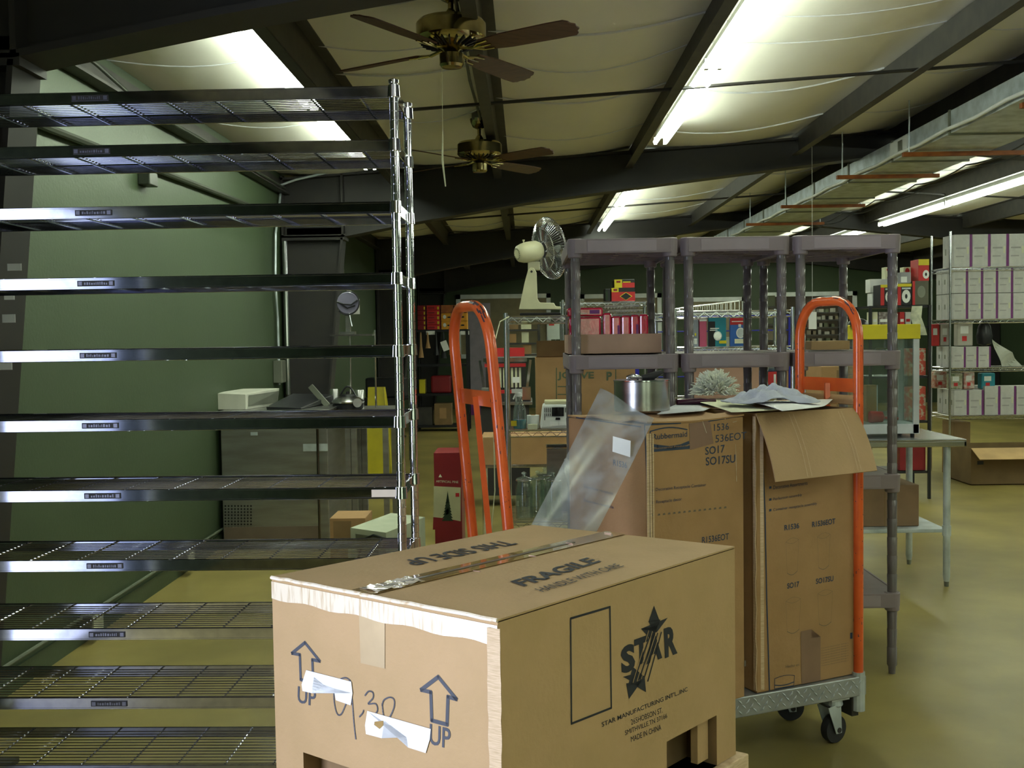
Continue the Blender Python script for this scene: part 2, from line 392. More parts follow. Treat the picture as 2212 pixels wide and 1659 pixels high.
LL = {'left': ['lit tube light nearer the near rafter, above the wire rack', 'lit tube light above the wire rack, ending at the second rafter'],
      'middle': ['largest lit tube light, running off the top edge beyond the ceiling fan', 'lit tube light ending just before the second rafter'],
      'mid2': ['lit tube light starting just behind the second rafter', 'lit tube light second beyond the second rafter', 'short lit tube light just above the grey plastic shelves', 'lit tube light well beyond the grey plastic shelves'],
      'right': ['lit tube light beyond the duct, first of its row', 'lit tube light beyond the duct, second of its row', 'lit tube light beyond the duct with two joints showing', 'lit tube light beyond the duct, above the popcorn machine', 'lit tube light beyond the duct, last but one of its row', 'lit tube light beyond the duct, last of its row'],
      'outer': ['lit tube light of the outermost row, %s' % k for k in ('rearmost behind the camera', 'behind the camera', 'first past the first rafter', 'second past the first rafter', 'past the second rafter')],  # outermost row lies out of view, added to bring more light in
      'rear': ['lit tube light over the doorway end of the room, rear', 'lit tube light just behind the camera'], 'rear2': ['lit tube light beyond the duct, rear and behind the camera', 'lit tube light beyond the duct, beside the camera']}  # fixtures out of view around the camera, added to raise the light level
for x, z, segs, k in rows:
    for (a, b), lb in zip(segs, LL[k]): strip_light(x, a, b, z, lb)
for i, (x, y) in enumerate(((-1.31, 0.2), (-1.31, -2.3), (1.115, -1.0), (5.15, 1.0), (5.15, 3.6 - 1.2))):
    pass

# ------------------------------------------------------------------ ceiling fans
def ceiling_fan(x, y, zb, rot, zc, label, chain):
    t = thing('ceiling_fan', label, 'ceiling fan', (x, y, zb), 0, None)
    m = MB().lathe([(.03, .0), (.06, .02), (.105, .03), (.15, .045), (.162, .06), (.162, .125), (.15, .14), (.10, .15), (.03, .155)], n=40); obj('motor_housing', m, brass, t, world=False, smooth=35)
    m = MB()
    for k in range(24):
        a = 2 * math.pi * k / 24; m.tube([(.075 * math.cos(a), .075 * math.sin(a), .018), (.14 * math.cos(a), .14 * math.sin(a), .034)], .005, 4)
    obj('vent_slots', m, blackm, t, world=False)
    obj('switch_housing', MB().lathe([(.03, -.075), (.048, -.072), (.056, -.06), (.056, -.012), (.03, 0)], n=32), brass, t, world=False, smooth=30)
    for k in range(4):
        a = math.radians(rot + 90 * k); R = Matrix.Rotation(a, 4, 'Z') @ Matrix.Rotation(math.radians(-13), 4, 'X')
        m = MB(); m.tube([R @ V((.05, 0, .012)), R @ V((.12, 0, -.002)), R @ V((.17, 0, .004))], .011, 8, flat=.6)
        for s in (-1, 0, 1): m.tube([R @ V((.12, 0, .0)), R @ V((.165, s * .03, 0)), R @ V((.22, s * .035, .002))], .006, 6)
        b = obj('blade_bracket', m, brass, t, world=False, smooth=40)
        pts = [(.17, -.045), (.30, -.062), (.55, -.068), (.63, -.066), (.648, -.05), (.652, -.032), (.668, -.018), (.664, 0), (.668, .018), (.652, .032), (.648, .05), (.63, .066), (.55, .068), (.30, .062), (.17, .045)]
        m = MB(); m.prism(pts, R @ V((0, 0, .003)), R.to_3x3() @ V((1, 0, 0)), R.to_3x3() @ V((0, 1, 0)), R.to_3x3() @ V((0, 0, .006))); obj('blade', m, bladem, t, world=False)
    obj('downrod', MB().tube([(0, 0, .15), (0, 0, zc - .04)], .013, 12).lathe([(.03, 0), (.03, .02), (.015, .045)], (0, 0, .15), 20), brass, t, world=False, smooth=40)
    obj('canopy', MB().lathe([(.02, 0), (.045, .012), (.062, .045), (.068, .07)], (0, 0, zc - .06), 28), brass, t, world=False, smooth=40)
    if chain:
        m = MB().tube([(-.045, 0, -.06), (-.047, 0, -.36)], .0012, 5); m.tube([(-.047, 0, -.36), (-.05, .0, -.5), (-.038, .0, -.62)], [.002, .005, .003], 7); obj('pull_cord', m, papery, t, world=False)
    return t
ceiling_fan(-.325, 5.0, 2.825, 58, .285, 'brass ceiling fan with four dark brown blades and a long pull cord', True)
ceiling_fan(-.315, 7.8, 2.77, 50, .30, 'smaller looking brass ceiling fan without a cord, before the second rafter', False)
m = MB(); m.box((-.36, 4.93, 3.1), (-.2, 5.07, 3.15)); m.box((-.35, 7.73, 3.065), (-.2, 7.87, 3.14)); 
for y, z in ((5.0, 3.11), (7.8, 3.07)): pass
single('fan_mount', MB().box((-.375, 4.94, 3.108), (-.2, 5.06, 3.142)), galvd, 'metal mounting plate above the ceiling fan with the cord', 'bracket')
single('fan_mount', MB().box((-.365, 7.74, 3.068), (-.2, 7.86, 3.11)), galvd, 'metal mounting plate above the farther ceiling fan', 'bracket')
single('conduit', MB().tube([(-.28, 3.97, 3.0), (-.30, 6.2, 2.98), (-.30, 7.7, 3.06)], .009, 6), galvd, 'thin pipe running along the ceiling between the two ceiling fans', 'pipe')
single('cable', MB().tube([(-.2, 5.06, 3.11), (-.25, 6.4, 3.0), (-.29, 7.74, 3.09)], .005, 6), whitep, 'pale cable running between the two ceiling fans', 'cable')

# ------------------------------------------------------------------ left wall fittings
C0 = XL
def wp(px, py, d=.03): return PX(px, py, XL + d)
a = wp(100, 275); b = wp(530, 440); 
single('conduit', MB().tube([(XL + .03, a.y - .6, a.z), (XL + .03, a.y, a.z), (XL + .03, b.y, b.z), (XL + .03, 9.6, b.z)], .02, 8), conm, 'horizontal conduit along the green side wall, upper part', 'conduit')
q = wp(325, 383, .05); single('junction_box', MB().box((XL, q.y - .07, q.z - .05), (XL + .07, q.y + .07, q.z + .03)), conm, 'small grey junction box on the green side wall conduit', 'junction box', bevel=.005)
a = wp(209, 125, .1); b = wp(310, 200, .1); c = wp(483, 308, .1)
single('flexible_conduit', MB().tube([(XL + .1, a.y - .3, 2.92), (XL + .1, a.y, 2.9), (XL + .1, b.y, 2.83), (XL + .1, c.y, 2.85), (XL + .1, 9.6, 2.86)], .011, 8), conm, 'thin flexible conduit sagging under the strut at the wall top', 'conduit')
q = wp(590, 600)
single('conduit', MB().tube([(XL + .03, 9.5, 1.1), (XL + .03, 9.5, 1.7), (XL + .03, 9.44, 2.0), (XL + .03, 9.5, 2.45), (XL + .03, 9.6, 2.6)] + [V((max(P(*p, 9.74).x, XL + .03), 9.74, P(*p, 9.74).z)) for p in ((594, 412), (606, 400), (640, 388), (720, 370), (800, 340))], .011, 8), galv, 'vertical conduit by the second column that bends across to the lights', 'conduit')
single('conduit', MB().tube([(XL + .06, 9.72, 1.0), (XL + .06, 9.72, 2.4)], .022, 10), chromew, 'bright vertical pipe right beside the second steel column', 'pipe')
single('switch_box', MB().box((XL, 9.4, 1.12), (XL + .08, 9.56, 1.32)), galvd, 'grey switch box on the green wall beside the second column', 'switch box', bevel=.006)
single('conduit', MB().tube([(XL + .02, 4.0, .137), (XL + .02, 9.3, .137)], .009, 8), mat('painted_conduit', (.12, .14, .10), .5), 'conduit running low along the green side wall above the floor', 'conduit')
struct('baseboard_left', MB().box((XL, 3.99, 0), (XL + .012, 9.8, .10)), wallm)
for px, lb in ((195, 'low outlet box on the side wall, nearer the camera'), (400, 'low outlet box on the side wall, nearer the steel cabinet')):
    q = PX(px, 1385 if px < 300 else 1243, XL + .03)
    t = thing('outlet_box', lb, 'outlet box', (XL + .03, q.y, .06)); obj('box', MB().box((XL + .001, q.y - .07, .05), (XL + .07, q.y + .07, .145)), galvd, t, bevel=.004)
    obj('cover_plate', MB().box((XL + .07, q.y - .06, .055), (XL + .076, q.y + .06, .14)), papery, t)
a = wp(840, 640)
single('conduit', MB().tube([(XL + .03, 10.1, 2.28), (XL + .03, 13.2, 2.28), (XL + .03, 15.9, 2.28)], .012, 6), blackm, 'thin dark conduit on the wall beyond the second column', 'conduit')
single('junction_box', MB().box((XL, 12.6, 2.2), (XL + .07, 12.85, 2.34)), galvd, 'dark junction box on the wall beyond the second column', 'junction box')
# paper notes on the near column
for px, py, wd, hg, lb in ((31, 577, 30, 15, 'topmost pale paper note on the near steel column'), (20, 643, 22, 9, 'thin paper note in the middle of the near steel column'), (19, 688, 28, 18, 'slanted paper note with writing on the near steel column'), (10, 790, 32, 18, 'lowest paper note on the near steel column')):
    q = P(px, py, Y1 - .003); sx = wd * Y1 / F_PX / 2; sz = hg * Y1 / F_PX / 2
    single('paper_note', MB().box((q.x - sx, Y1 - .004, q.z - sz), (q.x + sx, Y1 - .001, q.z + sz)), paper, lb, 'note')

# ------------------------------------------------------------------ duct, hangers
DX0, DX1, DZ0, DZ1 = 3.08, 3.70, 2.915, 3.08
t = thing('air_duct', 'long galvanised air duct hung under the roof ridge', 'duct', (DX0, 5, DZ0))
yy = 4.2; 
while yy < 17:
    ye = min(yy + 1.2, 17.4); obj('duct_section', MB().box((DX0, yy, DZ0), (DX1, ye - .01, DZ1)), galv, t, bevel=.004)
    obj('seam_flange', MB().box((DX0 - .012, ye - .03, DZ0 - .012), (DX1 + .012, ye - .005, DZ1 + .004)), galvd, t); yy = ye
q = PX(1915, 340, DX0)
obj('damper_plate', MB().use(whitep).box((DX0 - .02, 8.6, DZ0 + .02), (DX0 - .001, 9.0, DZ1 - .02)).use(galvd).box((DX0 - .03, 8.7, DZ0 + .04), (DX0 - .02, 8.78, DZ1 - .04)), whitep, t)
obj('white_hose', MB().tube([(DX0 - .03, 4.3 + i * .5, DZ0 + .015 + (.05 if i % 2 else 0) * .3) for i in range(24)], .014, 8), whitep, t, smooth=60)
rodl = ['first timber cross bar under the duct', 'second timber cross bar under the duct', 'third timber cross bar under the duct', 'fourth timber cross bar under the duct', 'fifth timber cross bar under the duct']
for (px0, px1, py), lb in zip(((2205, 2420, 232), (1950, 2262, 337), (1797, 2028, 391), (1687, 1868, 449), (1612, 1780, 487)), rodl):
    q = PZ(px0, py, DZ0 - .04); q.y += -.15 if abs(q.y - Y2 - .1) < .25 else 0; r_ = P(px1, py, q.y)
    t = thing('duct_hanger', lb, 'duct hanger', (q.x, q.y, DZ0 - .045), 0)
    obj('timber', MB().box((q.x, q.y - .02, DZ0 - .045), (r_.x, q.y + .02, DZ0 - .013)), redwood, t)
    for x in (q.x + .05, r_.x - .05): obj('rod', MB().tube([(x, q.y, DZ0 - .03), (x, q.y, ceil(x) - .03)], .006, 6), galv, t)
for k, (x, y0, y1) in enumerate(((4.0, 6.0, 16), (4.12, 6.0, 16))):
    m = MB(); m.tube([(x, y0 + (y1 - y0) * i / 40, 2.99 - .04 * abs(math.sin(i * math.pi / 5)) - .012 * k) for i in range(41)], .007, 6)
    single('cable', m, blackm, ('black cable' if k == 0 else 'second black cable') + ' swagged beside the duct, away from the fans', 'cable')
m = MB().tube([(-1.0 + i * .12 + 1.3, 9.972, 2.98 - .09 * math.sin(math.pi * i / 8)) for i in range(9)], .008, 6)
single('cable', m, blackm, 'short dark cable hanging just behind the second rafter', 'cable')

# ------------------------------------------------------------------ near wire rack (left)
RY = 3.02; rp = P(861, 748, RY)
rack = thing('wire_rack', 'tall chrome wire rack with eleven shelves before the green wall', 'rack', (rp.x, RY, 0), math.radians(-1.0))
RL, RD = 1.83, .30
tops = [P(855, y, RY).z for y in (187, 303, 437, 591, 748, 901, 1054)] + [P(300, y, RY + .02).z for y in (1210, 1358, 1507, 1652)]
tops.append(tops[-1] - .2)
RH = tops[0] + .012
def post(parent, x, y, h, r=.0127, groove=True, m=chrome):
    pr = []; z = 0.03
    if groove:
        while z < h: pr += [(r, z), (r, min(z + .0225, h)), (r * .86, min(z + .0235, h)), (r * .86, min(z + .0245, h))]; z += .0254
    else: pr = [(r, .03), (r, h)]
    mb = MB().use(m).lathe(pr, (x, y, 0), 14).use(m).lathe([(r * 1.15, h - .002), (r * 1.15, h + .006), (r * .6, h + .01)], (x, y, 0), 14)
    o = obj('post', mb, m, parent, world=False, smooth=40)
    obj('foot', MB().lathe([(r * 1.5, 0), (r * 1.5, .012), (r * .8, .016), (r * .8, .04)], (x, y, 0), 12), blackm, o, world=False)
    return o
for x, y in ((0, 0), (0, RD), (-RL, 0), (-RL, RD)): post(rack, x, y, RH)
for z in tops:
    m = MB().use(rackw); zt = z - .003
    for i in range(1, 13): m.tube([(-RL + .01, RD * i / 13, zt), (-.01, RD * i / 13, zt)], .0018, 5)
    k = int(RL / .142)
    for i in range(1, k + 1): m.tube([(-i * .142 + .03, .0, zt - .006), (-i * .142 + .03, RD, zt - .006), ], .003, 5)
    m.use(railm)
    for y in (0, RD):
        m.box((-RL + .01, y - .002, z - .027), (-.012, y + .002, z - .001)); m.tube([(-RL + .01, y, z), (-.012, y, z)], .0032, 6); m.tube([(-RL + .01, y, z - .028), (-.012, y, z - .028)], .0032, 6)
    for x in (0, -RL):
        m.box((x - .002, .012, z - .027), (x + .002, RD - .012, z - .001)); m.tube([(x, .01, z), (x, RD - .01, z)], .0032, 6); m.tube([(x, .01, z - .028), (x, RD - .01, z - .028)], .0032, 6)
    s = obj('shelf', m, None, rack, world=False)
    m = MB()
    for x, y in ((0, 0), (0, RD), (-RL, 0), (-RL, RD)): m.lathe([(.0145, z - .031), (.0178, z - .030), (.0162, z + .003), (.0138, z + .004)], (x, y, 0), 14)
    obj('collar', m, chrome, s, world=False, smooth=40)
    q0 = P(166, 700, RY).x - rp.x; q1 = P(246, 700, RY).x - rp.x
    m = MB().use(steelm).box((q0, -.0045, z - .022), (q1, -.002, z - .006)).use(plate)
    m.box((q0 + .003, -.0055, z - .0195), (q0 + .014, -.004, z - .0085)); m.box((q1 - .014, -.0055, z - .0195), (q1 - .003, -.004, z - .0085))
    rr = random.Random(z); x = q0 + .02
    while x < q1 - .022: w_ = rr.uniform(.002, .006); m.box((x, -.0055, z - .018), (x + w_, -.004, z - rr.uniform(.009, .013))); x += w_ + .0025
    obj('name_plate', m, None, s, world=False)
z = tops[6]; q0 = P(803, 1060, RY).x - rp.x
obj('price_strip', MB().box((q0, -.006, z - .025), (-.014, -.0025, z - .004)), mat('pale_strip', (.72, .62, .52), .4), rack, world=False)

# ------------------------------------------------------------------ near carton
ZT = .94
A, B, C, D = [PZ(*p, ZT) for p in ((587, 1250), (1075, 1345), (1587, 1185), (1150, 1138))]
HB = .545; ZB = ZT - HB
cb = thing('shipping_carton', 'large taped cardboard carton marked FRAGILE with a torn white label', 'carton', ((A.x + C.x) / 2, (A.y + C.y) / 2, ZB))
cen = V((cb.location.x, cb.location.y, 0))
def face_holes(mb, o, u, v, W, H, holes, depth, inner, mt):
    """wall o + a*u + b*v (a 0..W, b 0..H) with rectangular holes (a0,b0,a1,b1) recessed by the vector depth"""
    xs_ = sorted({0, W} | {h[0] for h in holes} | {h[2] for h in holes}); zs = sorted({0, H} | {h[1] for h in holes} | {h[3] for h in holes})
    for a0, a1 in zip(xs_[:-1], xs_[1:]):
        for b0, b1 in zip(zs[:-1], zs[1:]):
            if any(h[0] <= a0 and a1 <= h[2] and h[1] <= b0 and b1 <= h[3] for h in holes): continue
            mb.use(mt).add([o + a0 * u + b0 * v, o + a1 * u + b0 * v, o + a1 * u + b1 * v, o + a0 * u + b1 * v], [(0, 1, 2, 3)])
    for a0, b0, a1, b1 in holes:
        p = [o + a0 * u + b0 * v, o + a1 * u + b0 * v, o + a1 * u + b1 * v, o + a0 * u + b1 * v]; r_ = [x + depth for x in p]
        mb.use(inner).add(p + r_, [(i, (i + 1) % 4, 4 + (i + 1) % 4, 4 + i) for i in range(4)] + [(4, 5, 6, 7)])
dn = V((0, 0, -1)); up = V((0, 0, 1))
uAB = (B - A).normalized(); WAB = (B - A).length; nAB = V((uAB.y, -uAB.x, 0)); 
uBC = (C - B).normalized(); WBC = (C - B).length; nBC = V((uBC.y, -uBC.x, 0))
m = MB()
def on(px, py, o, n): return PP(px, py, o, n)
h0 = on(655, 1625, A, nAB); h1 = on(905, 1690, A, nAB)
ho = [((h0 - A).dot(uAB), max(.02, HB - .10), (h1 - A).dot(uAB), HB - .02)]
ho = [((h0 - A).dot(uAB), (A.z - h0.z), (h1 - A).dot(uAB), HB - .015)]
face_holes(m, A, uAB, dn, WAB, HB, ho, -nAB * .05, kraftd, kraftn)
g0 = on(1440, 1600, B, nBC); g1 = on(1548, 1545, B, nBC)
gx0, gx1 = (g0 - B).dot(uBC), (g1 - B).dot(uBC); gz = (B.z - g1.z)
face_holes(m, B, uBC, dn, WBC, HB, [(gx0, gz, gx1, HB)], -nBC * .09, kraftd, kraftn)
Cd, Dd = C + dn * HB, D + dn * HB
m.use(kraftn).add([C, Cd, Dd, D], [(0, 1, 2, 3)]).add([D, Dd, A + dn * HB, A], [(0, 1, 2, 3)])
m.add([A + dn * HB, B + dn * HB, Cd, Dd], [(0, 1, 2, 3)])
obj('carton_body', m, None, cb)
# lid flaps: two long flaps meeting along the middle seam, slightly bowed
mAB, mDC = (A + B) / 2, (D + C) / 2; mAB = A + (B - A) * .44; mDC = D + (C - D) * .44
def flap(p00, p01, p10, p11, bow, lift0, lift1, nn=8):
    g = []
    for i in range(nn + 1):
        t_ = i / nn; r_ = []
        for j in range(nn + 1):
            s_ = j / nn; p = (p00 * (1 - s_) + p01 * s_) * (1 - t_) + (p10 * (1 - s_) + p11 * s_) * t_
            r_.append(p + up * (bow * math.sin(math.pi * s_) * math.sin(math.pi * t_) + lift0 * (1 - s_) + lift1 * s_ + .003))
        g.append(r_)
    return g
obj('lid_flap', MB().sheet(flap(A, mAB, D, mDC  , .001, .003, .003), -.004), kraftn, cb, smooth=40)
obj('lid_flap', MB().sheet(flap(mAB + uAB * .004, B, mDC + uAB * .004, C, .001, .003, .003), -.004), kraftn, cb, smooth=40)
def ontop(px, py): return PZ(px, py, ZT + .003)
# brown tape along the seam, in two strips, with a clear creased piece
lift = up * .0125
sd = (mDC - mAB).normalized(); sq = V((sd.y, -sd.x, 0))
m = MB()
def bandgrid(p, q, hw, dz, n=14, wob=.0):
    return [[p + (q - p) * i / n + sq * s + up * (dz + wob * random.uniform(-1, 1)) for s in (-hw, -hw * .4, 0, hw * .4, hw)] for i in range(n + 1)]
m = MB().sheet(bandgrid(mAB + sd * .0 + V((0, 0, 0)), mDC, .034, .0085, 18, .0003), .0006); obj('seam_tape', m, tapem, cb, smooth=60)
m = MB().sheet(bandgrid(mAB + sd * .02, mAB + sd * .16, .03, .0105, 14, .0022), .0006); obj('clear_tape', m, tapec, cb)
m = MB().sheet(bandgrid(mAB + sd * .05, mAB + (mDC - mAB) * .8, .0055, .0098, 16, .0002), .0008); obj('seam_gap', m, mat('tape_seam', (.16, .14, .12), .3), cb)
m = MB()
for px, py in ((1030, 1241), (1150, 1208), (1230, 1180), (1313, 1158)):
    q = ontop(px, py) + up * .008; d_ = uAB * .011; m.tube([q - d_, q + d_], .0012, 6)
obj('staple', m, mat('copper_staple', (.75, .5, .4), .3, .8), cb)
# edge tape, worn lips, corrugated side lip
m = MB().use(worn)
for s0, s1, h_ in ((0, .44, .0), (.44, 1, .0)):
    p0 = A + (B - A) * s0 + up * .0035; p1 = A + (B - A) * s1 + up * .0035
    m.tube([p0 + (p1 - p0) * k / 10 + nAB * .001 + up * random.uniform(-.001, .002) for k in range(11)], .0045, 6)
obj('worn_flap_edge', m, worn, cb)
m = MB(); gr = [[A + uAB * (WAB * i / 24) + nAB * .0012 + dn * (.006 + j * (.040 + .003 * math.sin(i * 1.1)) / 2) for j in range(3)] for i in range(25)]
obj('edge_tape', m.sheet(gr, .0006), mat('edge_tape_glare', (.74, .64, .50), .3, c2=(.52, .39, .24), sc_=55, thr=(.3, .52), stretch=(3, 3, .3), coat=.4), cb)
m = MB(); c0 = on(781, 1330, A, nAB); m.box((0, 0, 0), (0, 0, 0)); m = MB()
for (x0, y0, x1, y1) in ((776, 1322, 832, 1432),):
    a_, b_, c_, d_ = on(x0, y0, A, nAB), on(x1, y0 + 12, A, nAB), on(x1, y1 + 12, A, nAB), on(x0 + 4, y1, A, nAB)
    e_ = nAB * .0012; m.add([a_ + e_, b_ + e_, c_ + e_, d_ + e_], [(0, 1, 2, 3)])
obj('tape_end', m, mat('tape_end', (.56, .42, .25), .2, coat=.6), cb)
m = MB()   # glued side lip with corrugations at the corner
for j in range(5):
    o_ = B - uAB * .002 + nAB * (.001) + nBC * (-.004 + .0022 * j)
    m.box((0, 0, 0), (0, 0, 0))
m = MB(); gr = []
for i in range(30):
    zz = ZT - .012 - (HB - .02) * i / 29; w_ = random.uniform(0, .003)
    gr.append([V((B.x, B.y, zz)) + uBC * .001 + nBC * (.0015 + w_), V((B.x, B.y, zz)) + uBC * .004 + nAB * .003 + nBC * (.004 + w_), V((B.x, B.y, zz)) - uAB * (.022 + w_) + nAB * .0035])
obj('corner_lip', m.sheet(gr, .002), kraftl, cb)
# printing on the left face: arrows, UP, handwriting
def arrow(mb, P_, n, wdt):
    strip(mb, [P_[i] for i in range(len(P_))] + [P_[0]], wdt, n)
e_ = nAB * .0009
m = MB()
def q1(px, py): return on(px, py, A, nAB) + e_
arrow(m, [q1(*p) for p in ((659, 1388), (691, 1428), (675, 1425), (677, 1475), (650, 1468), (648, 1414), (631, 1411))], nAB, .0075)
arrow(m, [q1(*p) for p in ((947, 1462), (986, 1510), (968, 1505), (966, 1565), (933, 1556), (931, 1495), (910, 1490))], nAB, .0085)
quad_text(m, 'UP', q1(643, 1517), q1(682, 1527), q1(644, 1482), V(), .012); quad_text(m, 'UP', q1(928, 1607), q1(973, 1619), q1(929, 1563), V(), .012)
obj('printed_arrows', m, mat('grey_black_ink', (.06, .065, .085), .7), cb)
m = MB()
for ln in (((757, 1470), (748, 1464), (736, 1467), (724, 1480), (722, 1510), (728, 1540), (738, 1542), (750, 1515)), ((757, 1470), (762, 1520), (765, 1560), (769, 1596)),
           ((777, 1548), (784, 1540), (786, 1534)), ((789, 1502), (797, 1493), (806, 1496), (806, 1508), (796, 1520), (812, 1520), (816, 1534), (808, 1546)), ((826, 1520), (830, 1548), (840, 1552), (851, 1530), (852, 1512), (843, 1506), (830, 1512), (826, 1524))):
    sm = []
    for i in range(len(ln) - 1):
        p0, p1, p2, p3 = ln[max(i - 1, 0)], ln[i], ln[i + 1], ln[min(i + 2, len(ln) - 1)]
        for k in range(5):
            t_ = k / 5; sm.append(tuple(.5 * (2 * p1[a] + (p2[a] - p0[a]) * t_ + (2 * p0[a] - 5 * p1[a] + 4 * p2[a] - p3[a]) * t_ ** 2 + (3 * p1[a] - p0[a] - 3 * p2[a] + p3[a]) * t_ ** 3) for a in (0, 1)))
    strip(m, [q1(*p) + e_ * .3 for p in sm + [ln[-1]]], .0034, nAB)
obj('handwriting', m, mat('pencil', (.10, .10, .12), .7), cb)
m = MB()
def poly(mb, pts, off): mb.add([q1(*p) + off for p in pts], [tuple(range(len(pts)))])
def torn(mb, pts, off):
    # fan of triangles round the mean to keep concave outlines sound
    bmx = bmesh.new(); vv = [bmx.verts.new(q1(*p) + off) for p in pts]; bmx.faces.new(vv); bmesh.ops.triangulate(bmx, faces=bmx.faces)
    mb.add([v_.co.copy() for v_ in bmx.verts], [[v_.index for v_ in f_.verts] for f_ in (bmx.verts.index_update(), bmx.faces)[1]]); bmx.free()
torn(m, [(663, 1447), (760, 1472), (763, 1497), (759, 1523), (727, 1512), (722, 1486), (700, 1478), (680, 1462), (677, 1482), (676, 1497), (655, 1492), (653, 1478)], e_ * 1.5)
torn(m, [(795, 1535), (932, 1574), (930, 1596), (921, 1626), (883, 1614), (880, 1592), (860, 1584), (842, 1568), (832, 1556), (826, 1594), (792, 1585), (790, 1566)], e_ * 1.5)
obj('torn_label', m, paper, cb)
m = MB(); torn(m, [(811, 1558), (830, 1556), (830, 1566), (822, 1574), (810, 1565)], e_ * 2.2); obj('torn_patch', m, tapem, cb)
# printing on the right face
e2 = nBC * .0009
def q2(px, py): return on(px, py, B, nBC) + e2
m = MB(); arrow(m, [q2(1232, 1336), q2(1317, 1311), q2(1320, 1529), q2(1234, 1563)], nBC, .005)
obj('printed_frame', m, inkb, cb)
m = MB().use(inkb)
for s_, ll, lr, ul, bd in (('STAR MANUFACTURING INT\'L.,INC', (1300, 1572), (1485, 1494), (1299, 1560), .01), ('265HOBSON ST.', (1363, 1566), (1431, 1539), (1362, 1554), .0),
                           ('SMITHVILLE,TN 37166', (1350, 1590), (1441, 1552), (1349, 1578), .0), ('MADE IN CHINA', (1363, 1603), (1428, 1576), (1362, 1591), .0)):
    quad_text(m, s_, q2(*ll), q2(*lr), q2(*ul), V(), bd)
for s_, ll, lr, ul in (('S', (1342, 1458), (1372, 1446), (1340, 1398)), ('T', (1370, 1440), (1400, 1428), (1369, 1382)), ('A', (1394, 1436), (1430, 1421), (1393, 1374)), ('R', (1436, 1422), (1463, 1411), (1433, 1358))):
    quad_text(m, s_, q2(*ll), q2(*lr), q2(*ul), V(), .05)
for tri in (((1412, 1308), (1424, 1340), (1400, 1344)), ((1384, 1358), (1442, 1334), (1418, 1366)), ((1384, 1358), (1420, 1352), (1404, 1380)), ((1400, 1342), (1426, 1338), (1414, 1370)),
            ((1345, 1462), (1366, 1456), (1368, 1474)), ((1366, 1440), (1392, 1462), (1356, 1482)), ((1392, 1462), (1395, 1495), (1366, 1478)), ((1358, 1510), (1352, 1476), (1386, 1470))):
    m.add([q2(*p) for p in tri], [(0, 1, 2)])
for k in range(4): strip(m, [q2(1372 + k * 9, 1462 + k * 3), q2(1404 + k * 8, 1372 - k * 2)], .0045, nBC)
m.use(kraftn)
for k in range(4): strip(m, [q2(1366 + k * 9, 1474 - k * 4) + e2, q2(1400 + k * 8, 1362 + k * 2) + e2], .0022, nBC)
obj('printed_logo', m, None, cb)
e3 = up * .0005
m = MB()
def q3(px, py): return PZ(px, py, ZT + .0082) + e3
quad_text(m, 'FRAGILE', q3(1133, 1267), q3(1300, 1213), q3(1101, 1256), V(), .03)
quad_text(m, 'HANDLE WITH CARE', q3(1174, 1279), q3(1349, 1223), q3(1154, 1272), V(), .0)
quad_text(m, 'THIS SIDE UP', q3(1084, 1167), q3(864, 1212), q3(1120, 1175), V(), .02)
obj('printed_words', m, inkb, cb)
# inner board seen through the right-hand cut-out
q = B + uBC * (gx0 + .03) - nBC * .04; m = MB().hexa([q + dn * gz, q + uBC * .03 + dn * gz, q + uBC * .03 - nBC * .02 + dn * gz, q - nBC * .02 + dn * gz, q + dn * HB * .97, q + uBC * .03 + dn * HB * .97, q + uBC * .03 - nBC * .02 + dn * HB * .97, q - nBC * .02 + dn * HB * .97])
obj('inner_board', m, kraftn, cb)
q = B + uBC * (gx1 - .06) - nBC * .02; m = MB().hexa([q + dn * gz, q + uBC * .05 + dn * gz, q + uBC * .05 - nBC * .02 + dn * gz, q - nBC * .02 + dn * gz, q + dn * HB * .97, q + uBC * .05 + dn * HB * .97, q + uBC * .05 - nBC * .02 + dn * HB * .97, q - nBC * .02 + dn * HB * .97])
obj('inner_board', m, kraftn, cb)
# carton beneath
gq = [(p - cen) * 1.0 for p in (A, B, C, D)]
lowc = thing('support_carton', 'low cardboard carton under the large taped carton', 'carton', (cen.x, cen.y, 0))
pts = [V((p.x, p.y, 0)) + (V((p.x, p.y, 0)) - cen).normalized() * .035 for p in (A, B, C, D)]
m = MB().hexa([pts[0], pts[1], pts[2], pts[3]] + [p + up * (ZB - .003) for p in pts]); obj('carton_body', m, kraftn, lowc, bevel=.006)
m = MB().hexa([p * 1.0 + (p - cen).normalized() * .003 + up * (ZB - .05) for p in pts] + [p + (p - cen).normalized() * .003 + up * (ZB - .002) for p in pts]); obj('lid', m, kraftl, lowc, bevel=.004)

# ------------------------------------------------------------------ platform cart
ca, cbp = PZ(1591, 1508, .25), PZ(1867, 1460, .25); CU = (cbp - ca).normalized(); CU.z = 0; CN = V((-CU.y, CU.x, 0)); CR = cbp + CU * .01; CL = CR - CU * 1.36; CW = .37
cart = thing('platform_cart', 'platform cart with two orange tube handles and a tread plate deck', 'cart', (CR + CN * CW / 2 - CU * .68) * 1.0 - up * .25)
def cp(u, n, z): return CR - CU * u + CN * n + up * (z - .25)
def cbox(mb, u0, u1, n0, n1, z0, z1): return mb.hexa([cp(u0, n0, z0), cp(u1, n0, z0), cp(u1, n1, z0), cp(u0, n1, z0), cp(u0, n0, z1), cp(u1, n0, z1), cp(u1, n1, z1), cp(u0, n1, z1)])
tread = mat('tread_plate', (.40, .42, .44), .4, .6)
deck = obj('deck', cbox(MB(), 0, 1.36, 0, CW, .178, .25), tread, cart, bevel=.004)
m = MB()
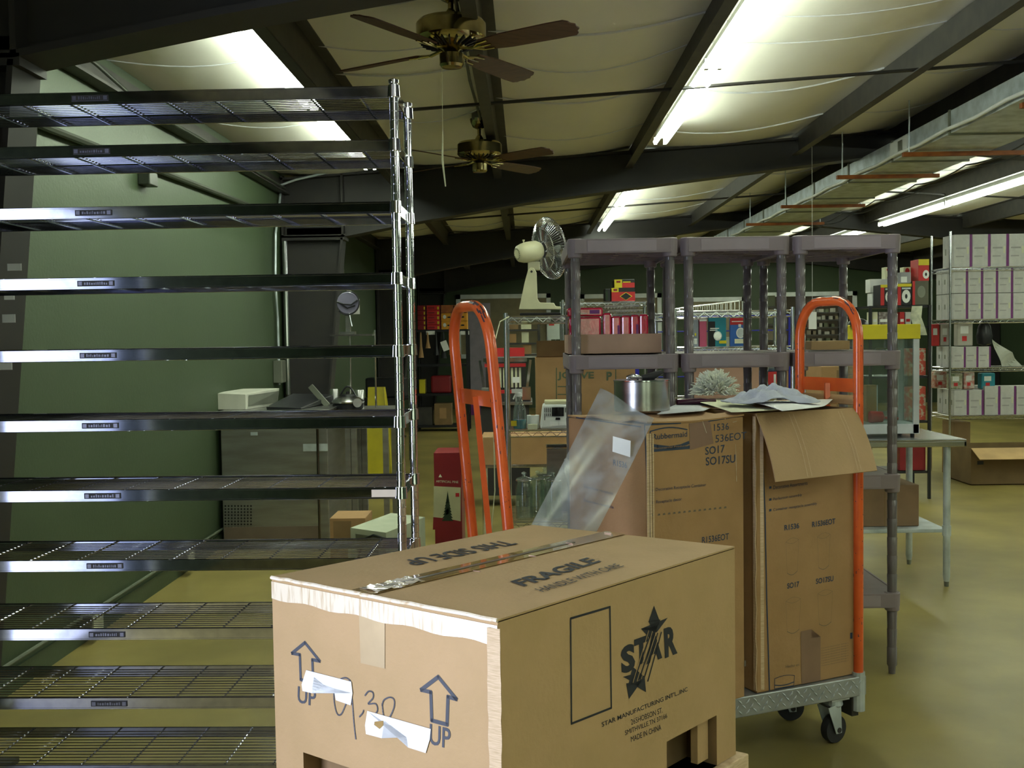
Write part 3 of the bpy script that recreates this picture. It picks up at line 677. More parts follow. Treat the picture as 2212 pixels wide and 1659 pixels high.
for i in range(44):
    for j, zz in enumerate((.197, .215, .233)):
        u = .03 + i * .0305 + (.015 if j % 2 else 0); s = 1 if (i + j) % 2 else -1
        m.tube([cp(u - .007, -.0005, zz - .007 * s), cp(u, -.0028, zz), cp(u + .007, -.0005, zz + .007 * s)], [.001, .0028, .001], 6)
obj('tread_pattern', m, galv, deck)
def handle(u_end, lean, zt, name):
    """inverted U tube across the cart's end, with a flat cross plate and a middle bar"""
    ax = CU * lean
    def hp(n, z): return cp(u_end, n, z) + ax * (z - .25)
    pts = [hp(.02, .16), hp(.02, .6), hp(.02, zt - .14)] + [hp(.02 + .12 - .12 * math.cos(a_), zt - .14 + .14 * math.sin(a_)) for a_ in [math.pi / 2 * k / 7 for k in range(1, 8)]]
    pts += [hp(CW - .14 + .12 * math.sin(a_), zt - .14 + .14 * math.cos(a_)) for a_ in [math.pi / 2 * k / 7 for k in range(0, 8)]] + [hp(CW - .02, .6), hp(CW - .02, .16)]
    h = obj(name, MB().tube(pts, .018, 14), orange, cart, smooth=60)
    zc = 1.33
    m = MB().hexa([hp(.02, zc - .05), hp(CW - .02, zc - .05), hp(CW - .02, zc - .05) + CU * .005, hp(.02, zc - .05) + CU * .005, hp(.02, zc), hp(CW - .02, zc), hp(CW - .02, zc) + CU * .005, hp(.02, zc) + CU * .005]); obj('cross_plate', m, orange, h)
    mid = CW / 2; m = MB().tube([hp(mid, zc - .02) - CU * .004, hp(mid, 1.0) - CU * .002, hp(mid, .2)], .013, 4); obj('middle_bar', m, orange, h)
    m = MB().hexa([hp(.02, .62), hp(CW - .02, .62), hp(CW - .02, .62) + CU * .005, hp(.02, .62) + CU * .005, hp(.02, .66), hp(CW - .02, .66), hp(CW - .02, .66) + CU * .005, hp(.02, .66) + CU * .005]); obj('cross_plate', m, orange, h)
    rr = random.Random(name + str(u_end)); m = MB()
    for k in range(230):
        n_ = rr.choice((.02, CW - .02)); z_ = rr.uniform(.3, zt - .15); a_ = rr.uniform(0, 6.28); c_ = hp(n_, z_); d_ = CN * math.cos(a_) + CU * math.sin(a_)
        l_ = rr.choice((.002, .003, .005, .012)) ; w_ = rr.uniform(.0008, .002); t_ = d_.cross(up) * w_; r_ = .0183
        m.add([c_ + d_ * r_ - t_ - up * l_ * .5, c_ + d_ * r_ + t_ - up * l_ * .3, c_ + d_ * r_ + t_ * .6 + up * l_ * .5, c_ + d_ * r_ - t_ + up * l_ * .4], [(0, 1, 2, 3)])
    for k in range(9, 0, -1): pass
    arc = pts[5:16]
    for a_, b_ in zip(arc[:-1], arc[1:]):
        for kk in range(3):
            s_ = rr.random(); c_ = a_ + (b_ - a_) * s_; d_ = (up * .8 + CU * rr.uniform(-1, .2)).normalized(); t_ = (b_ - a_).normalized() * rr.uniform(.008, .02); q_ = d_.cross((b_ - a_).normalized()) * rr.uniform(.002, .004)
            d_ = (d_ - d_.dot(t_.normalized()) * t_.normalized()).normalized()
            m.add([c_ + d_ * .0184 - t_ - q_, c_ + d_ * .0184 + t_ - q_ * .6, c_ + d_ * .0184 + t_ + q_, c_ + d_ * .0184 - t_ * .8 + q_], [(0, 1, 2, 3)])
    obj('scuff_marks', m, scratch, h)
    obj('sockets', MB().tube([hp(.02, .12), hp(.02, .262)], .024, 12).tube([hp(CW - .02, .12), hp(CW - .02, .262)], .024, 12), galv, h)
handle(.02, 0.0, 1.615, 'handle'); handle(1.34, -.085, 1.60, 'handle')
def caster(u, n, ang, brake):
    c = cp(u, n, .052); d = (CU * math.cos(ang) + CN * math.sin(ang)); a = d.cross(up)
    f_ = obj('caster', MB().hexa([cp(u - .04, n - .04, .165), cp(u + .04, n - .04, .165), cp(u + .04, n + .04, .165), cp(u - .04, n + .04, .165), cp(u - .04, n - .04, .18), cp(u + .04, n - .04, .18), cp(u + .04, n + .04, .18), cp(u - .04, n + .04, .18)])
        .lathe([(.028, .0), (.034, .008), (.03, .03)], cp(u, n, .135), 18), galv, cart)
    m = MB()
    for s in (-1, 1):
        o_ = c + a * s * .026; m.prism([(-.014, -.012), (.014, -.012), (.055, .09), (.02, .095), (-.01, .09)], o_ - a * .0015, d, up, a * .003)
    obj('fork', m, galv, f_)
    m = MB().lathe([(.030, -.016), (.05, -.015), (.052, -.008), (.052, .008), (.05, .015), (.030, .016)], c, 28, a); obj('wheel', m, blackr, f_, smooth=40)
    obj('hub', MB().lathe([(.01, -.03), (.01, .03)], c, 10, a).lathe([(.03, -.012), (.03, .012)], c, 18, a), steelm, f_)
    if brake:
        q = c + d * .04 + up * .09; obj('brake_pedal', MB().use(steelm).tube([c - d * .02 + up * .07, q, q + d * .06 + up * .035], .012, 8, flat=.4).use(galv).tube([q + d * .06 + up * .035, q + d * .12 + up * .045], .02, 8, flat=.3), None, f_)
caster(.10, .06, math.radians(188), True); caster(.10, CW - .06, math.radians(165), False); caster(1.24, .07, 0, False); caster(1.24, CW - .07, 0, False)
m = cbox(MB(), .02, .05, .02, CW - .02, .10, .178); obj('end_channel', m, steelm, cart)

# ------------------------------------------------------------------ two tall cartons on the cart
def carton_frame(pxl, pxr, pyl, pyr, z0):
    a_ = PZ(pxl, pyl, z0); b_ = PZ(pxr, pyr, z0); u = (b_ - a_); W = u.length; u.normalize(); n = V((u.y, -u.x, 0)); return a_, u, n, W
# right carton (flap hanging out)
RZ0 = .252
RA, RU, RN, RW = carton_frame(1640, 1851, 1500, 1458, RZ0); RA = RA + CN * .012
RH_ = P(1637, 893, RA.y).z - RZ0; RDp = .33
rc = thing('tall_carton', 'tall cardboard carton on the cart with a wide flap hanging open', 'carton', RA + RU * RW / 2 - RN * RDp / 2)
def rq(a_, b_, z): return RA + RU * a_ - RN * b_ + up * (z - RZ0)
def shell(mb, q, W, Dp, z0, z1, t=.005):
    for (a0, b0, a1, b1) in ((0, 0, W, t), (0, Dp - t, W, Dp), (0, t, t, Dp - t), (W - t, t, W, Dp - t)):
        mb.hexa([q(a0, b0, z0), q(a1, b0, z0), q(a1, b1, z0), q(a0, b1, z0), q(a0, b0, z1), q(a1, b0, z1), q(a1, b1, z1), q(a0, b1, z1)])
    mb.hexa([q(0, 0, z0), q(W, 0, z0), q(W, Dp, z0), q(0, Dp, z0), q(0, 0, z0 + t), q(W, 0, z0 + t), q(W, Dp, z0 + t), q(0, Dp, z0 + t)])
m = MB(); shell(m, rq, RW, RDp, RZ0, RZ0 + RH_); obj('carton_body', m, kraft, rc, bevel=.002)
zt = RZ0 + RH_
f0, f1 = rq(0.0, -.001, zt + .001), rq(RW, -.001, zt + .001)
fy = RA.y - .12; g0, g1 = P(1676, 1041, RA.y - .10), P(1895, 1016, RA.y + .04)
gr = []
for i in range(9):
    s = i / 8; gr.append([(f0 * (1 - t_) + f1 * t_) * (1 - s) + (g0 * (1 - t_) + g1 * t_) * s - RN * 0 + RN * .012 * math.sin(math.pi * s) for t_ in (0, .25, .5, .75, 1)])
fl = obj('front_flap', MB().sheet(gr, .005), kraftn, rc, smooth=40)
m = MB()
for t_ in (.30, .34, .80, .83):
    strip(m, [(f0 * (1 - t_) + f1 * t_) * (1 - s) + (g0 * (1 - t_) + g1 * t_) * s + RN * (.012 * math.sin(math.pi * s) + .0062) for s in (.04, .3, .6, .97)], .0018, RN)
obj('flap_creases', m, kraftl, fl)
m = MB(); m.sheet([[rq(RW * j / 4, RDp * i / 4, zt + .004 + .004 * math.sin(i * 1.3) + .01 * (j / 4) * (i / 4)) for j in range(5)] for i in range(5)][1:], .005); obj('back_flap', m, kraft, rc)
m = MB(); m.sheet([[rq(RW + .001 + .03 * s, RDp * i / 3, zt + .03 * s + .01) for s in (0, 1)] for i in range(4)], .004); obj('side_flap', m, kraft, rc)
obj('torn_edge', MB().sheet([[rq(-.004 + .006 * math.sin(i * 1.9) * .4, -.004, zt - .01 - (RH_ - .02) * i / 20), rq(-.006, -.001 + .01, zt - .01 - (RH_ - .02) * i / 20), rq(.028, -.0045, zt - .01 - (RH_ - .02) * i / 20)] for i in range(21)], .003), kraftl, rc)
er = RN * .0012
def qr(px, py): return PP(px, py, RA, RN) + er
m = MB().use(inkn); strip(m, [qr(1644, 915), qr(1652, 1100), qr(1656, 1300), qr(1662, 1492)], .005, RN)
for (s_, x0, x1, y0, y1, h) in (('Decorative Assortments', 1670, 1744, 1057, 1047, 8), ('Perfection assembly', 1670, 1732, 1083, 1073, 8), ('Container receptacle assembly', 1670, 1764, 1106, 1092, 8)):
    quad_text(m, s_, qr(x0, y0), qr(x1, y1), qr(x0, y0 - h), V()); a_ = qr(x0 - 9, y0 - 1); m.add([a_, qr(x0 - 4, y0 - 2), qr(x0 - 4, y0 - 7), qr(x0 - 9, y0 - 6)], [(0, 1, 2, 3)])
for (s_, x0, x1, y0, y1, h) in (('R1536', 1694, 1726, 1146, 1141, 12), ('R1536EOT', 1754, 1804, 1139, 1131, 12), ('SO17', 1700, 1726, 1272, 1267, 12), ('SO17SU', 1762, 1800, 1262, 1255, 12)):
    quad_text(m, s_, qr(x0, y0), qr(x1, y1), qr(x0, y0 - h), V(), .02)
quad_text(m, '1', qr(1836, 1380), qr(1841, 1379), qr(1836, 1367), V(), .03)
a_, b_, c_, d_ = qr(1673, 1466), qr(1716, 1459), qr(1714, 1481), qr(1673, 1488)
def arcs(mb, P0, P1, sag, wd, n, k=8): strip(mb, [P0 + (P1 - P0) * i / k + up * sag * math.sin(math.pi * i / k) for i in range(k + 1)], wd, n)
arcs(m, a_, b_, .006, .002, RN); strip(m, [a_, d_], .002, RN); strip(m, [d_, c_], .0035, RN); strip(m, [c_, b_], .002, RN); arcs(m, qr(1674, 1480), qr(1714, 1473), -.005, .0035, RN)
m.use(inkg); 
for k in range(8): quad_text(m, 'Contents Decorative fittings %s' % 'abcd'[k % 4], qr(1774, 1402 + k * 5.4), qr(1832, 1390 + k * 5.4), qr(1774, 1399 + k * 5.4), V())
quad_text(m, 'Hecho en', qr(1697, 1443), qr(1726, 1438), qr(1697, 1437), V())
def drum(mb, cx_, yt, yb, w2, q, n):
    L_, R_, L2, R2 = q(cx_ - w2, yt + 3), q(cx_ + w2, yt - 3), q(cx_ - w2 + 3, yb + 2), q(cx_ + w2 - 3, yb - 3)
    arcs(mb, L_, R_, .010, .0008, n); arcs(mb, L_, R_, -.010, .0008, n); arcs(mb, L2, R2, -.010, .0018, n); strip(mb, [L_, L2], .0006, n); strip(mb, [R_, R2], .0006, n)
drum(m, 1711, 1168, 1236, 14, qr, RN); drum(m, 1779, 1157, 1224, 14, qr, RN); drum(m, 1713, 1296, 1362, 16, qr, RN); drum(m, 1782, 1280, 1346, 16, qr, RN)
obj('printed_marks', m, None, rc)
m = MB(); m.add([qr(1729, 1364), qr(1752, 1359), qr(1753, 1378), qr(1772, 1375), qr(1772, 1470), qr(1731, 1477)], [(0, 1, 2, 3), (0, 3, 4, 5)]); obj('brown_tape', m, mat('dull_tape', (.25, .15, .10), .4), rc)
# left carton, turned a little more
ang = math.atan2(RU.y, RU.x) + math.radians(9)
LU = V((math.cos(ang), math.sin(ang), 0)); LN = V((LU.y, -LU.x, 0)); LW, LDp = .44, .40
LR = PZ(1612, 1507, RZ0) + CN * .01; LA = LR - LU * LW
LH = .965
lc = thing('tall_carton', 'tall cardboard carton on the cart with code letters and a steel pan on top', 'carton', LA + LU * LW / 2 - LN * LDp / 2)
def lq(a_, b_, z): return LA + LU * a_ - LN * b_ + up * (z - RZ0)
m = MB(); shell(m, lq, LW, LDp, RZ0, RZ0 + LH); obj('carton_body', m, kraft, lc, bevel=.003)
zl = RZ0 + LH
obj('top_flap', MB().sheet([[lq(LW * j / 6, -.004 + (LDp + .008) * i / 6, zl + .004 - .008 * math.sin(math.pi * j / 6) + .006 * math.sin(i * 2.1)) for j in range(7)] for i in range(7)], .005), kraft, lc, smooth=50)
m = MB()
for k, (a_, t_) in enumerate(((.0, .010), (.012, .007), (.024, .006))):
    m.sheet([[lq(a_ - .001 + t_ * s, -.003 - .0015 * (k % 2), zl - .03 - (LH - .05) * i / 16 + .0) for s in (0, .5, 1)] for i in range(17)], .002)
obj('crushed_corner', m, kraftl, lc)
el = LN * .0012
def ql(px, py): return PP(px, py, LA, LN) + el
m = MB().use(inkn); strip(m, [ql(1392, 918), ql(1398, 1050), ql(1404, 1170), ql(1412, 1300)], .005, LN); strip(m, [ql(1392, 918), ql(1470, 914)], .004, LN); strip(m, [ql(1530, 910), ql(1600, 898)], .004, LN)
# framed oval word mark
a_, b_, c_, d_ = ql(1404, 932), ql(1484, 928), ql(1488, 966), ql(1406, 973)
arcs(m, a_, b_, .010, .004, LN); strip(m, [a_, d_], .004, LN); strip(m, [d_, c_], .011, LN)
strip(m, [ql(1407, 962), ql(1420, 964), ql(1446, 967), ql(1470, 963), ql(1487, 956)], .010, LN); strip(m, [ql(1406, 955), ql(1408, 968)], .003, LN)
quad_text(m, 'Rubbermaid', ql(1410, 950), ql(1484, 943), ql(1410, 938), V(), .01)
m.use(kraft); quad_text(m, 'Commercial Products', ql(1410, 971) + el, ql(1484, 964) + el, ql(1410, 967) + el, V()); m.use(inkn)
for (s_, x0, x1, y0, y1, h, bd) in (('1536', 1542, 1574, 931, 928, 15, .0), ('536EOT', 1545, 1612, 956, 948, 16, .0), ('SO17', 1523, 1565, 983, 977, 17, .01), ('SO17SU', 1524, 1588, 1006, 999, 18, .01), ('R1536EOT', 1516, 1574, 1174, 1165, 14, .01)):
    quad_text(m, s_, ql(x0, y0), ql(x1, y1), ql(x0, y0 - h), V(), bd)
for (s_, x0, x1, y0, y1) in (('Decorative Receptacle Container', 1416, 1525, 1063, 1052), ('Receptacle decor', 1417, 1472, 1090, 1083)):
    quad_text(m, s_, ql(x0, y0), ql(x1, y1), ql(x0, y0 - 9), V())
for y in (1062, 1089, 1115): m.add([ql(1408, y), ql(1413, y - 1), ql(1413, y - 7), ql(1408, y - 6)], [(0, 1, 2, 3)])
m.use(inkg)
for k in range(14): x = 1420 + k * 11; y = 1114 - k * 1.2; m.add([ql(x, y), ql(x + 6, y - 1), ql(x + 5, y - 5), ql(x + 1, y - 4)], [(0, 1, 2, 3)])
quad_text(m, '1', ql(1607, 1440), ql(1611, 1439), ql(1607, 1427), V(), .03)
# side face printing
ns = -LU; 
def qs(px, py): return PP(px, py, LA, ns) + ns * .0012
m.use(inkn)
strip(m, [qs(1245, 902), qs(1385, 922)], .004, ns)
for (x0, x1, y) in ((1262, 1325, 1055), (1262, 1326, 1085)): quad_text(m, 'Decorative receptacle', qs(x0, y), qs(x1, y + 16), qs(x0, y - 8), V())
quad_text(m, 'R1536', qs(1325, 1005), qs(1355, 1012), qs(1325, 992), V(), .02)
obj('printed_marks', m, None, lc)
m = MB(); m.add([ql(1488, 915), ql(1533, 908), ql(1541, 958), ql(1490, 972)], [(0, 1, 2, 3)]); obj('brown_tape', m, mat('dull_tape2', (.28, .17, .13), .25, coat=.5), lc)
m = MB().use(tapec)
for a0, a1 in (((1515, 905), (1525, 935)), ((1560, 900), (1566, 905)), ((1582, 912), (1590, 910)), ((1588, 960), (1590, 1040))): strip(m, [ql(*a0) + el, ql(*a1) + el], .002, LN)
obj('clear_tape', m, None, lc)

# film sheet hanging over the left carton
t0, t1, b0, b1 = P(1297, 838, LA.y + .12), P(1440, 948, LA.y + .0 - .01), P(1140, 1150, LA.y - .18), P(1272, 1180, LA.y - .22)
t0 = P(1297, 838, LA.y + .05); t1 = P(1412, 905, LA.y - .04)
gr = []
for i in range(13):
    s = i / 12; gr.append([(t0 * (1 - t_) + t1 * t_) * (1 - s) + (b0 * (1 - t_) + b1 * t_) * s + V((0, -.02, 0)) * math.sin(math.pi * s) + V((0, -.012, .004)) * math.sin(t_ * 7 + s * 3) for t_ in [k / 8 for k in range(9)]])
fm = thing('plastic_sheet', 'clear plastic sheet hanging diagonally beside the tall carton', 'plastic sheet', (b0 + b1) / 2)
obj('sheet', MB().sheet(gr, .0015), film, fm, smooth=60)
def fq(px, py): 
    n = (t1 - t0).cross(b0 - t0).normalized(); return PP(px, py, t0, n) + V((0, -.034, 0))
m = MB().add([fq(1322, 940), fq(1360, 950), fq(1359, 985), fq(1321, 973)], [(0, 1, 2, 3)]); lab = obj('address_label', m, paper, fm)
# small wooden bundle: steel pan, tools, papers, cloth, mop on top of the cartons
def topz(p, z): return V((p.x, p.y, z))
pc = P(1392, 870, 0); pc = PZ(1393, 892, zl + .012); pc = pc + V((0, .09, 0)); pr = 60 * pc.y / F_PX
t = thing('steel_pan', 'round brushed steel pan on top of the tall carton', 'pan', (pc.x, pc.y, zl + .012))
ph = .108
obj('pan_body', MB().lathe([(pr * .96, 0), (pr, .006), (pr, ph), (pr * .985, ph), (pr * .985, .008), (pr * .3, .006)], n=48), stain, t, world=False, smooth=30)
obj('rim', MB().lathe([(pr * .99, ph - .002), (pr * 1.02, ph), (pr * 1.02, ph + .004), (pr * .97, ph + .004)], n=48), chromew, t, world=False, smooth=30)
obj('lid', MB().lathe([(pr * .97, ph - .012), (pr * .5, ph - .006), (.01, ph - .004)], n=32), stain, t, world=False, smooth=30)
t = thing('utensil', 'steel and black handled utensil lying across the steel pan', 'utensil', (pc.x, pc.y, zl + .012 + ph))
obj('steel_end', MB().tube([(-.05, .01, .01), (-.03, .0, .018), (-.01, .012, .012)], .009, 8).tube([(-.04, -.01, .012), (0, .0, .012)], .005, 8), chromew, t, world=False, smooth=50)
obj('black_grip', MB().tube([(.0, 0, .012), (.04, .01, .016), (.075, .02, .03)], [.008, .014, .009], 10), blackm, t, world=False, smooth=50)
# papers
def paper_sheet(name, corners, z, lb, m_, wav=.006, n=6):
    c = [PZ(px, py, z) for px, py in corners]; ph_ = random.random() * 6
    gr = [[(c[0] * (1 - t_) + c[1] * t_) * (1 - s) + (c[3] * (1 - t_) + c[2] * t_) * s + up * wav * (math.sin(s * 4 + ph_) * math.cos(t_ * 3 + ph_) + 1) for t_ in [k / n for k in range(n + 1)]] for s in [k / n for k in range(n + 1)]]
    single(name, MB().sheet(gr, .0012), m_, lb, 'paper', smooth=60)
paper_sheet('paper_sheet', ((1455, 860), (1610, 872), (1700, 888), (1580, 893)), 1.232, 'cream paper sheet under the white cloth on the cartons', papery)
paper_sheet('paper_sheet', ((1590, 868), (1800, 868), (1770, 884), (1690, 892)), 1.240, 'white paper sheet beside the open flap, under the cloth', paper, .008)
paper_sheet('paper_sheet', ((1470, 872), (1560, 868), (1520, 890), (1420, 895)), 1.229, 'thin grey paper beside the steel pan', mat('grey_paper', (.52, .53, .58), .8), .003)
t = single('dark_bottle', MB().lathe([(.005, 0), (.012, .004), (.013, .10), (.008, .13), (.008, .16)], PZ(1460, 866, 1.25) + V((0, .0, -.004)), 14, (1, .25, 0)), mat('dark_glass', (.05, .01, .03), .08), 'small dark bottle lying between the pan and the papers', 'bottle', smooth=40)
# rumpled cloth
cc = PZ(1665, 872, 1.25); R0 = random.Random(3); gr = []
W2 = 98 * cc.y / F_PX
for i in range(25):
    r_ = []
    for j in range(33):
        a_, b_ = (j / 32 - .5) * 2, (i / 24 - .5) * 2; rr = math.hypot(a_, b_); e = max(0, 1 - rr ** 2 * .72)
        h = .048 * e ** .7 * (.72 + .28 * math.sin(a_ * 3.1 + 1.2)) + .011 * math.sin(a_ * 9 + b_ * 5) * e + .009 * math.sin(b_ * 12 - a_ * 6 + 2) * e + .006 * math.sin(a_ * 21 + b_ * 9) * e
        s_ = 1 - .1 * math.sin(5 * math.atan2(b_, a_) + 1); k_ = 1 / max(1, rr) ** .55
        r_.append(V((cc.x + a_ * W2 * s_ * k_, cc.y + .02 + b_ * .10 * s_ * k_, 1.252 + max(.003, h))))
    gr.append(r_)
single('cleaning_cloth', MB().sheet(gr, .003), rag, 'rumpled white cloth lying on the papers on the cartons', 'cloth', smooth=80)
# mop head of cotton strips
mc = PZ(1556, 858, 1.245); mc.y += .12; R0 = random.Random(5); m = MB()
for k in range(430):
    a_ = R0.uniform(0, 6.28); el_ = R0.uniform(-.1, 1.45); d = V((math.cos(a_) * math.cos(el_), math.sin(a_) * math.cos(el_) * .8, math.sin(el_)))
    r1 = R0.uniform(.035, .07); r2 = R0.uniform(.085, .112); side = d.cross(up).normalized() * R0.uniform(-.025, .025); q0_ = mc + up * .0 + V((d.x * r1, d.y * r1, d.z * r1)); q2_ = mc + V((d.x * r2 * 1.0, d.y * r2, d.z * r2 * 1.02)) + side
    q2_.z = max(q2_.z, 1.25); q0_.z = max(q0_.z, 1.25); qm = (q0_ + q2_) / 2 + up * R0.uniform(0, .015) + side * .3
    m.tube([q0_, qm, q2_], [.003, .0042, .0036], 4, flat=.45)
single('cotton_mop', m, mopm, 'fluffy head of cut cotton strips lying on the cartons', 'mop head')

# ------------------------------------------------------------------ grey plastic shelving
GY0, GY1 = 4.60, 5.38
def grey_unit(x0, x1, label):
    t = thing('plastic_shelf_unit', label, 'shelf unit', ((x0 + x1) / 2, (GY0 + GY1) / 2, 0), 0, None)
    hw, hd = (x1 - x0) / 2, (GY1 - GY0) / 2; zs = (.36, .88, 1.415, 1.915)
    for z in zs:
        m = MB(); zb = z - .062
        m.box((-hw + .03, -hd, zb), (hw - .03, -hd + .012, z)); m.box((-hw + .03, hd - .012, zb), (hw - .03, hd, z)); m.box((-hw, -hd + .03, zb), (-hw + .012, hd - .03, z)); m.box((hw - .012, -hd + .03, zb), (hw, hd - .03, z))
        m.box((-hw + .01, -hd + .01, z - .012), (hw - .01, hd - .01, z - .002))
        for k in range(1, 6): m.box((-hw + .01, -hd + 2 * hd * k / 6 - .006, zb + .01), (hw - .01, -hd + 2 * hd * k / 6 + .006, z - .01))
        for k in (1, 2, 3): m.box((-hw + 2 * hw * k / 4 - .012, -hd + .01, zb + .015), (-hw + 2 * hw * k / 4 + .012, hd - .01, z - .008))
        s = obj('shelf', m, greyp, t, world=False, bevel=.002); m = MB()
        for sx in (-1, 1):
            for sy in (-1, 1): m.lathe([(.027, zb - .018), (.031, zb - .014), (.034, z - .002), (.03, z + .002)], (sx * (hw - .034), sy * (hd - .034), 0), 18)
        obj('corner_sleeve', m, greyp, s, world=False, smooth=40)
        obj('rail_panel', MB().box((-hw + .085, -hd - .002, zb + .008), (hw - .095, -hd + .002, z - .008)), mat('grey_plastic_light', (.32, .265, .30), .5), s, world=False)
    for sx in (-1, 1):
        for sy in (-1, 1):
            c = (sx * (hw - .034), sy * (hd - .034), 0); pr_ = [(.014, .0), (.016, .03), (.0215, .04)]; z = .04
            while z < 1.84: pr_ += [(.0215, min(z + .075, 1.85)), (.020, min(z + .077, 1.85)), (.020, min(z + .08, 1.85))]; z += .081
            obj('post', MB().lathe(pr_, c, 16), greyl, t, world=False, smooth=40)
            obj('foot', MB().lathe([(.013, 0), (.014, .035)], c, 10), blackr, t, world=False)
    return t
gx = [(P(1226, 530, GY0).x, P(1466, 530, GY0).x), (P(1472, 530, GY0).x, P(1709, 530, GY0).x), (P(1716, 530, GY0).x, P(1951, 530, GY0).x)]
for (a, b), lb in zip(gx, ('grey plastic shelf unit holding the tray of red packages', 'middle grey plastic shelf unit, behind the mop head', 'grey plastic shelf unit beside the popcorn machine, its front leg bare')): grey_unit(a, b, lb)
g1 = gx[0]
tz = 1.417
tr = thing('open_tray', 'shallow cardboard tray of red packages on the grey shelf', 'tray', ((g1[0] + g1[1]) / 2, GY0 + .3, tz))
tx0, tx1 = P(1224, 740, GY0 + .06).x, P(1430, 740, GY0 + .06).x; ty0, ty1, th = GY0 + .075, GY0 + .5, .088
tx0 = max(tx0, g1[0] + .0)
m = MB(); shell(m, lambda a_, b_, z: V((tx0 + a_, ty0 + b_, z)), tx1 - tx0, ty1 - ty0, tz, tz + th, .004); obj('tray_body', m, mat('tray_board', (.46, .30, .22), .8), tr)
def wrapped(x0, x1, y0, y1, z0, z1, lb, kk):
    t = thing('wrapped_package', lb, 'package', ((x0 + x1) / 2, (y0 + y1) / 2, z0), 0, None)
    m = MB(); N = 5; gx_ = 6
    rr = random.Random(kk); g = {}
    b = obj('package_body', MB().box((x0, y0, z0), (x1, y1, z1)), pinkr, t, bevel=.008)
    m = MB().use(whitep); m.box((x0 + (x1 - x0) * .15, y0 - .001, z0 + (z1 - z0) * .35), (x0 + (x1 - x0) * .55, y0 + .001, z0 + (z1 - z0) * .42))
    if kk % 2: m.use(purple).box((x0 + (x1 - x0) * .62, y0 - .001, z0 + (z1 - z0) * .3), (x0 + (x1 - x0) * .9, y0 + .001, z0 + (z1 - z0) * .75))
    if kk % 3 == 0: m.use(papery).box((x0 + (x1 - x0) * .1, y0 - .001, z0 + (z1 - z0) * .08), (x0 + (x1 - x0) * .2, y0 + .001, z0 + (z1 - z0) * .2))
    obj('printed_panel', m, None, t); return t
yw = ty0 + .012
def wx(px): return P(px, 700, yw).x
def wz(py): return P(1320, py, yw).z
specs = [(1224, 1298, 717, 684, 'wide red package on the tray, lower of the two at the fan end'), (1226, 1303, 683, 664, 'flat red package topmost on the tray'), (1303, 1321, 717, 676, 'narrow upright red package in the middle of the tray'),
         (1322, 1341, 717, 683, 'upright red package with a purple panel in the tray'), (1343, 1362, 717, 682, 'red package fourth along the tray'), (1363, 1381, 717, 681, 'red package with a silver band in the tray'), (1382, 1401, 717, 680, 'red package at the end of the tray away from the fan')]
for k, (a, b, c, d, lb) in enumerate(specs):
    z0 = tz + .006 if c > 700 else wz(684) + .002; wrapped(wx(a) if k > 1 else max(wx(a), tx0 + .006 if k == 0 else tx0), wx(b), yw, yw + .15, z0, wz(d), lb, k)

# ------------------------------------------------------------------ generic wire shelving with truss edge
def wire_unit(name, label, x0, x1, y0, y1, zs, H, r=.0127, pm=chromew, truss=True):
    t = thing(name, label, 'wire shelf', ((x0 + x1) / 2, (y0 + y1) / 2, 0)); hw, hd = (x1 - x0) / 2, (y1 - y0) / 2
    for sx in (-1, 1):
        for sy in (-1, 1):
            obj('post', MB().tube([(sx * hw, sy * hd, .0), (sx * hw, sy * hd, H)], r, 10), pm, t, world=False, smooth=50)
    for z in zs:
        m = MB(); k = max(4, int(2 * hd / .03))
        for i in range(k + 1): m.tube([(-hw, -hd + 2 * hd * i / k, z), (hw, -hd + 2 * hd * i / k, z)], .0022, 4)
        for sy in (-1, 1):
            m.tube([(-hw, sy * hd, z), (hw, sy * hd, z)], .004, 5); m.tube([(-hw, sy * hd, z - .036), (hw, sy * hd, z - .036)], .004, 5)
            n = max(2, int(2 * hw / .07)); pts = [(-hw + 2 * hw * i / (2 * n), sy * hd, z - .004 if i % 2 else z - .034) for i in range(2 * n + 1)]; m.tube(pts, .0028, 4)
            if truss:
                m.tube([(-hw, sy * hd, z - .014), (hw, sy * hd, z - .014)], .0025, 4)
        for sx in (-1, 1): m.tube([(sx * hw, -hd, z), (sx * hw, hd, z)], .004, 5); m.tube([(sx * hw, -hd, z - .036), (sx * hw, hd, z - .036)], .004, 5)
        obj('shelf', m, pm, t, world=False)
    return t
W1Y = 6.0; w1x0 = P(1092, 683, W1Y).x; W1T = P(1150, 683, W1Y).z; W1B = P(1150, 930, W1Y).z; W1C = P(1200, 1128, W1Y).z
wire_unit('wire_shelf_unit', 'chrome wire shelf unit carrying the cream table fan', w1x0, w1x0 + .91, W1Y, W1Y + .55, (W1T, W1B, W1C, .12), W1T + .02)
W2Y = 6.45; w2x0, w2x1 = P(1440, 700, W2Y).x + .05, P(1712, 700, W2Y).x; W2T = P(1580, 672, W2Y).z; W2S = P(1580, 750, W2Y).z
wire_unit('wire_shelf_unit', 'chrome wire shelf unit behind the middle grey unit with blister packs', w2x0, w2x1, W2Y, W2Y + .45, (W2T, W2S, 1.10, .3), W2T + .02)
W3Y = 9.0; w3z = P(1300, 652, W3Y).z
wire_unit('wire_shelf_unit', 'farther chrome wire shelf unit with red and black boxes on top', P(1215, 650, W3Y).x, P(1405, 650, W3Y).x, W3Y, W3Y + .45, (w3z, 1.3, .8, .3), w3z + .02)

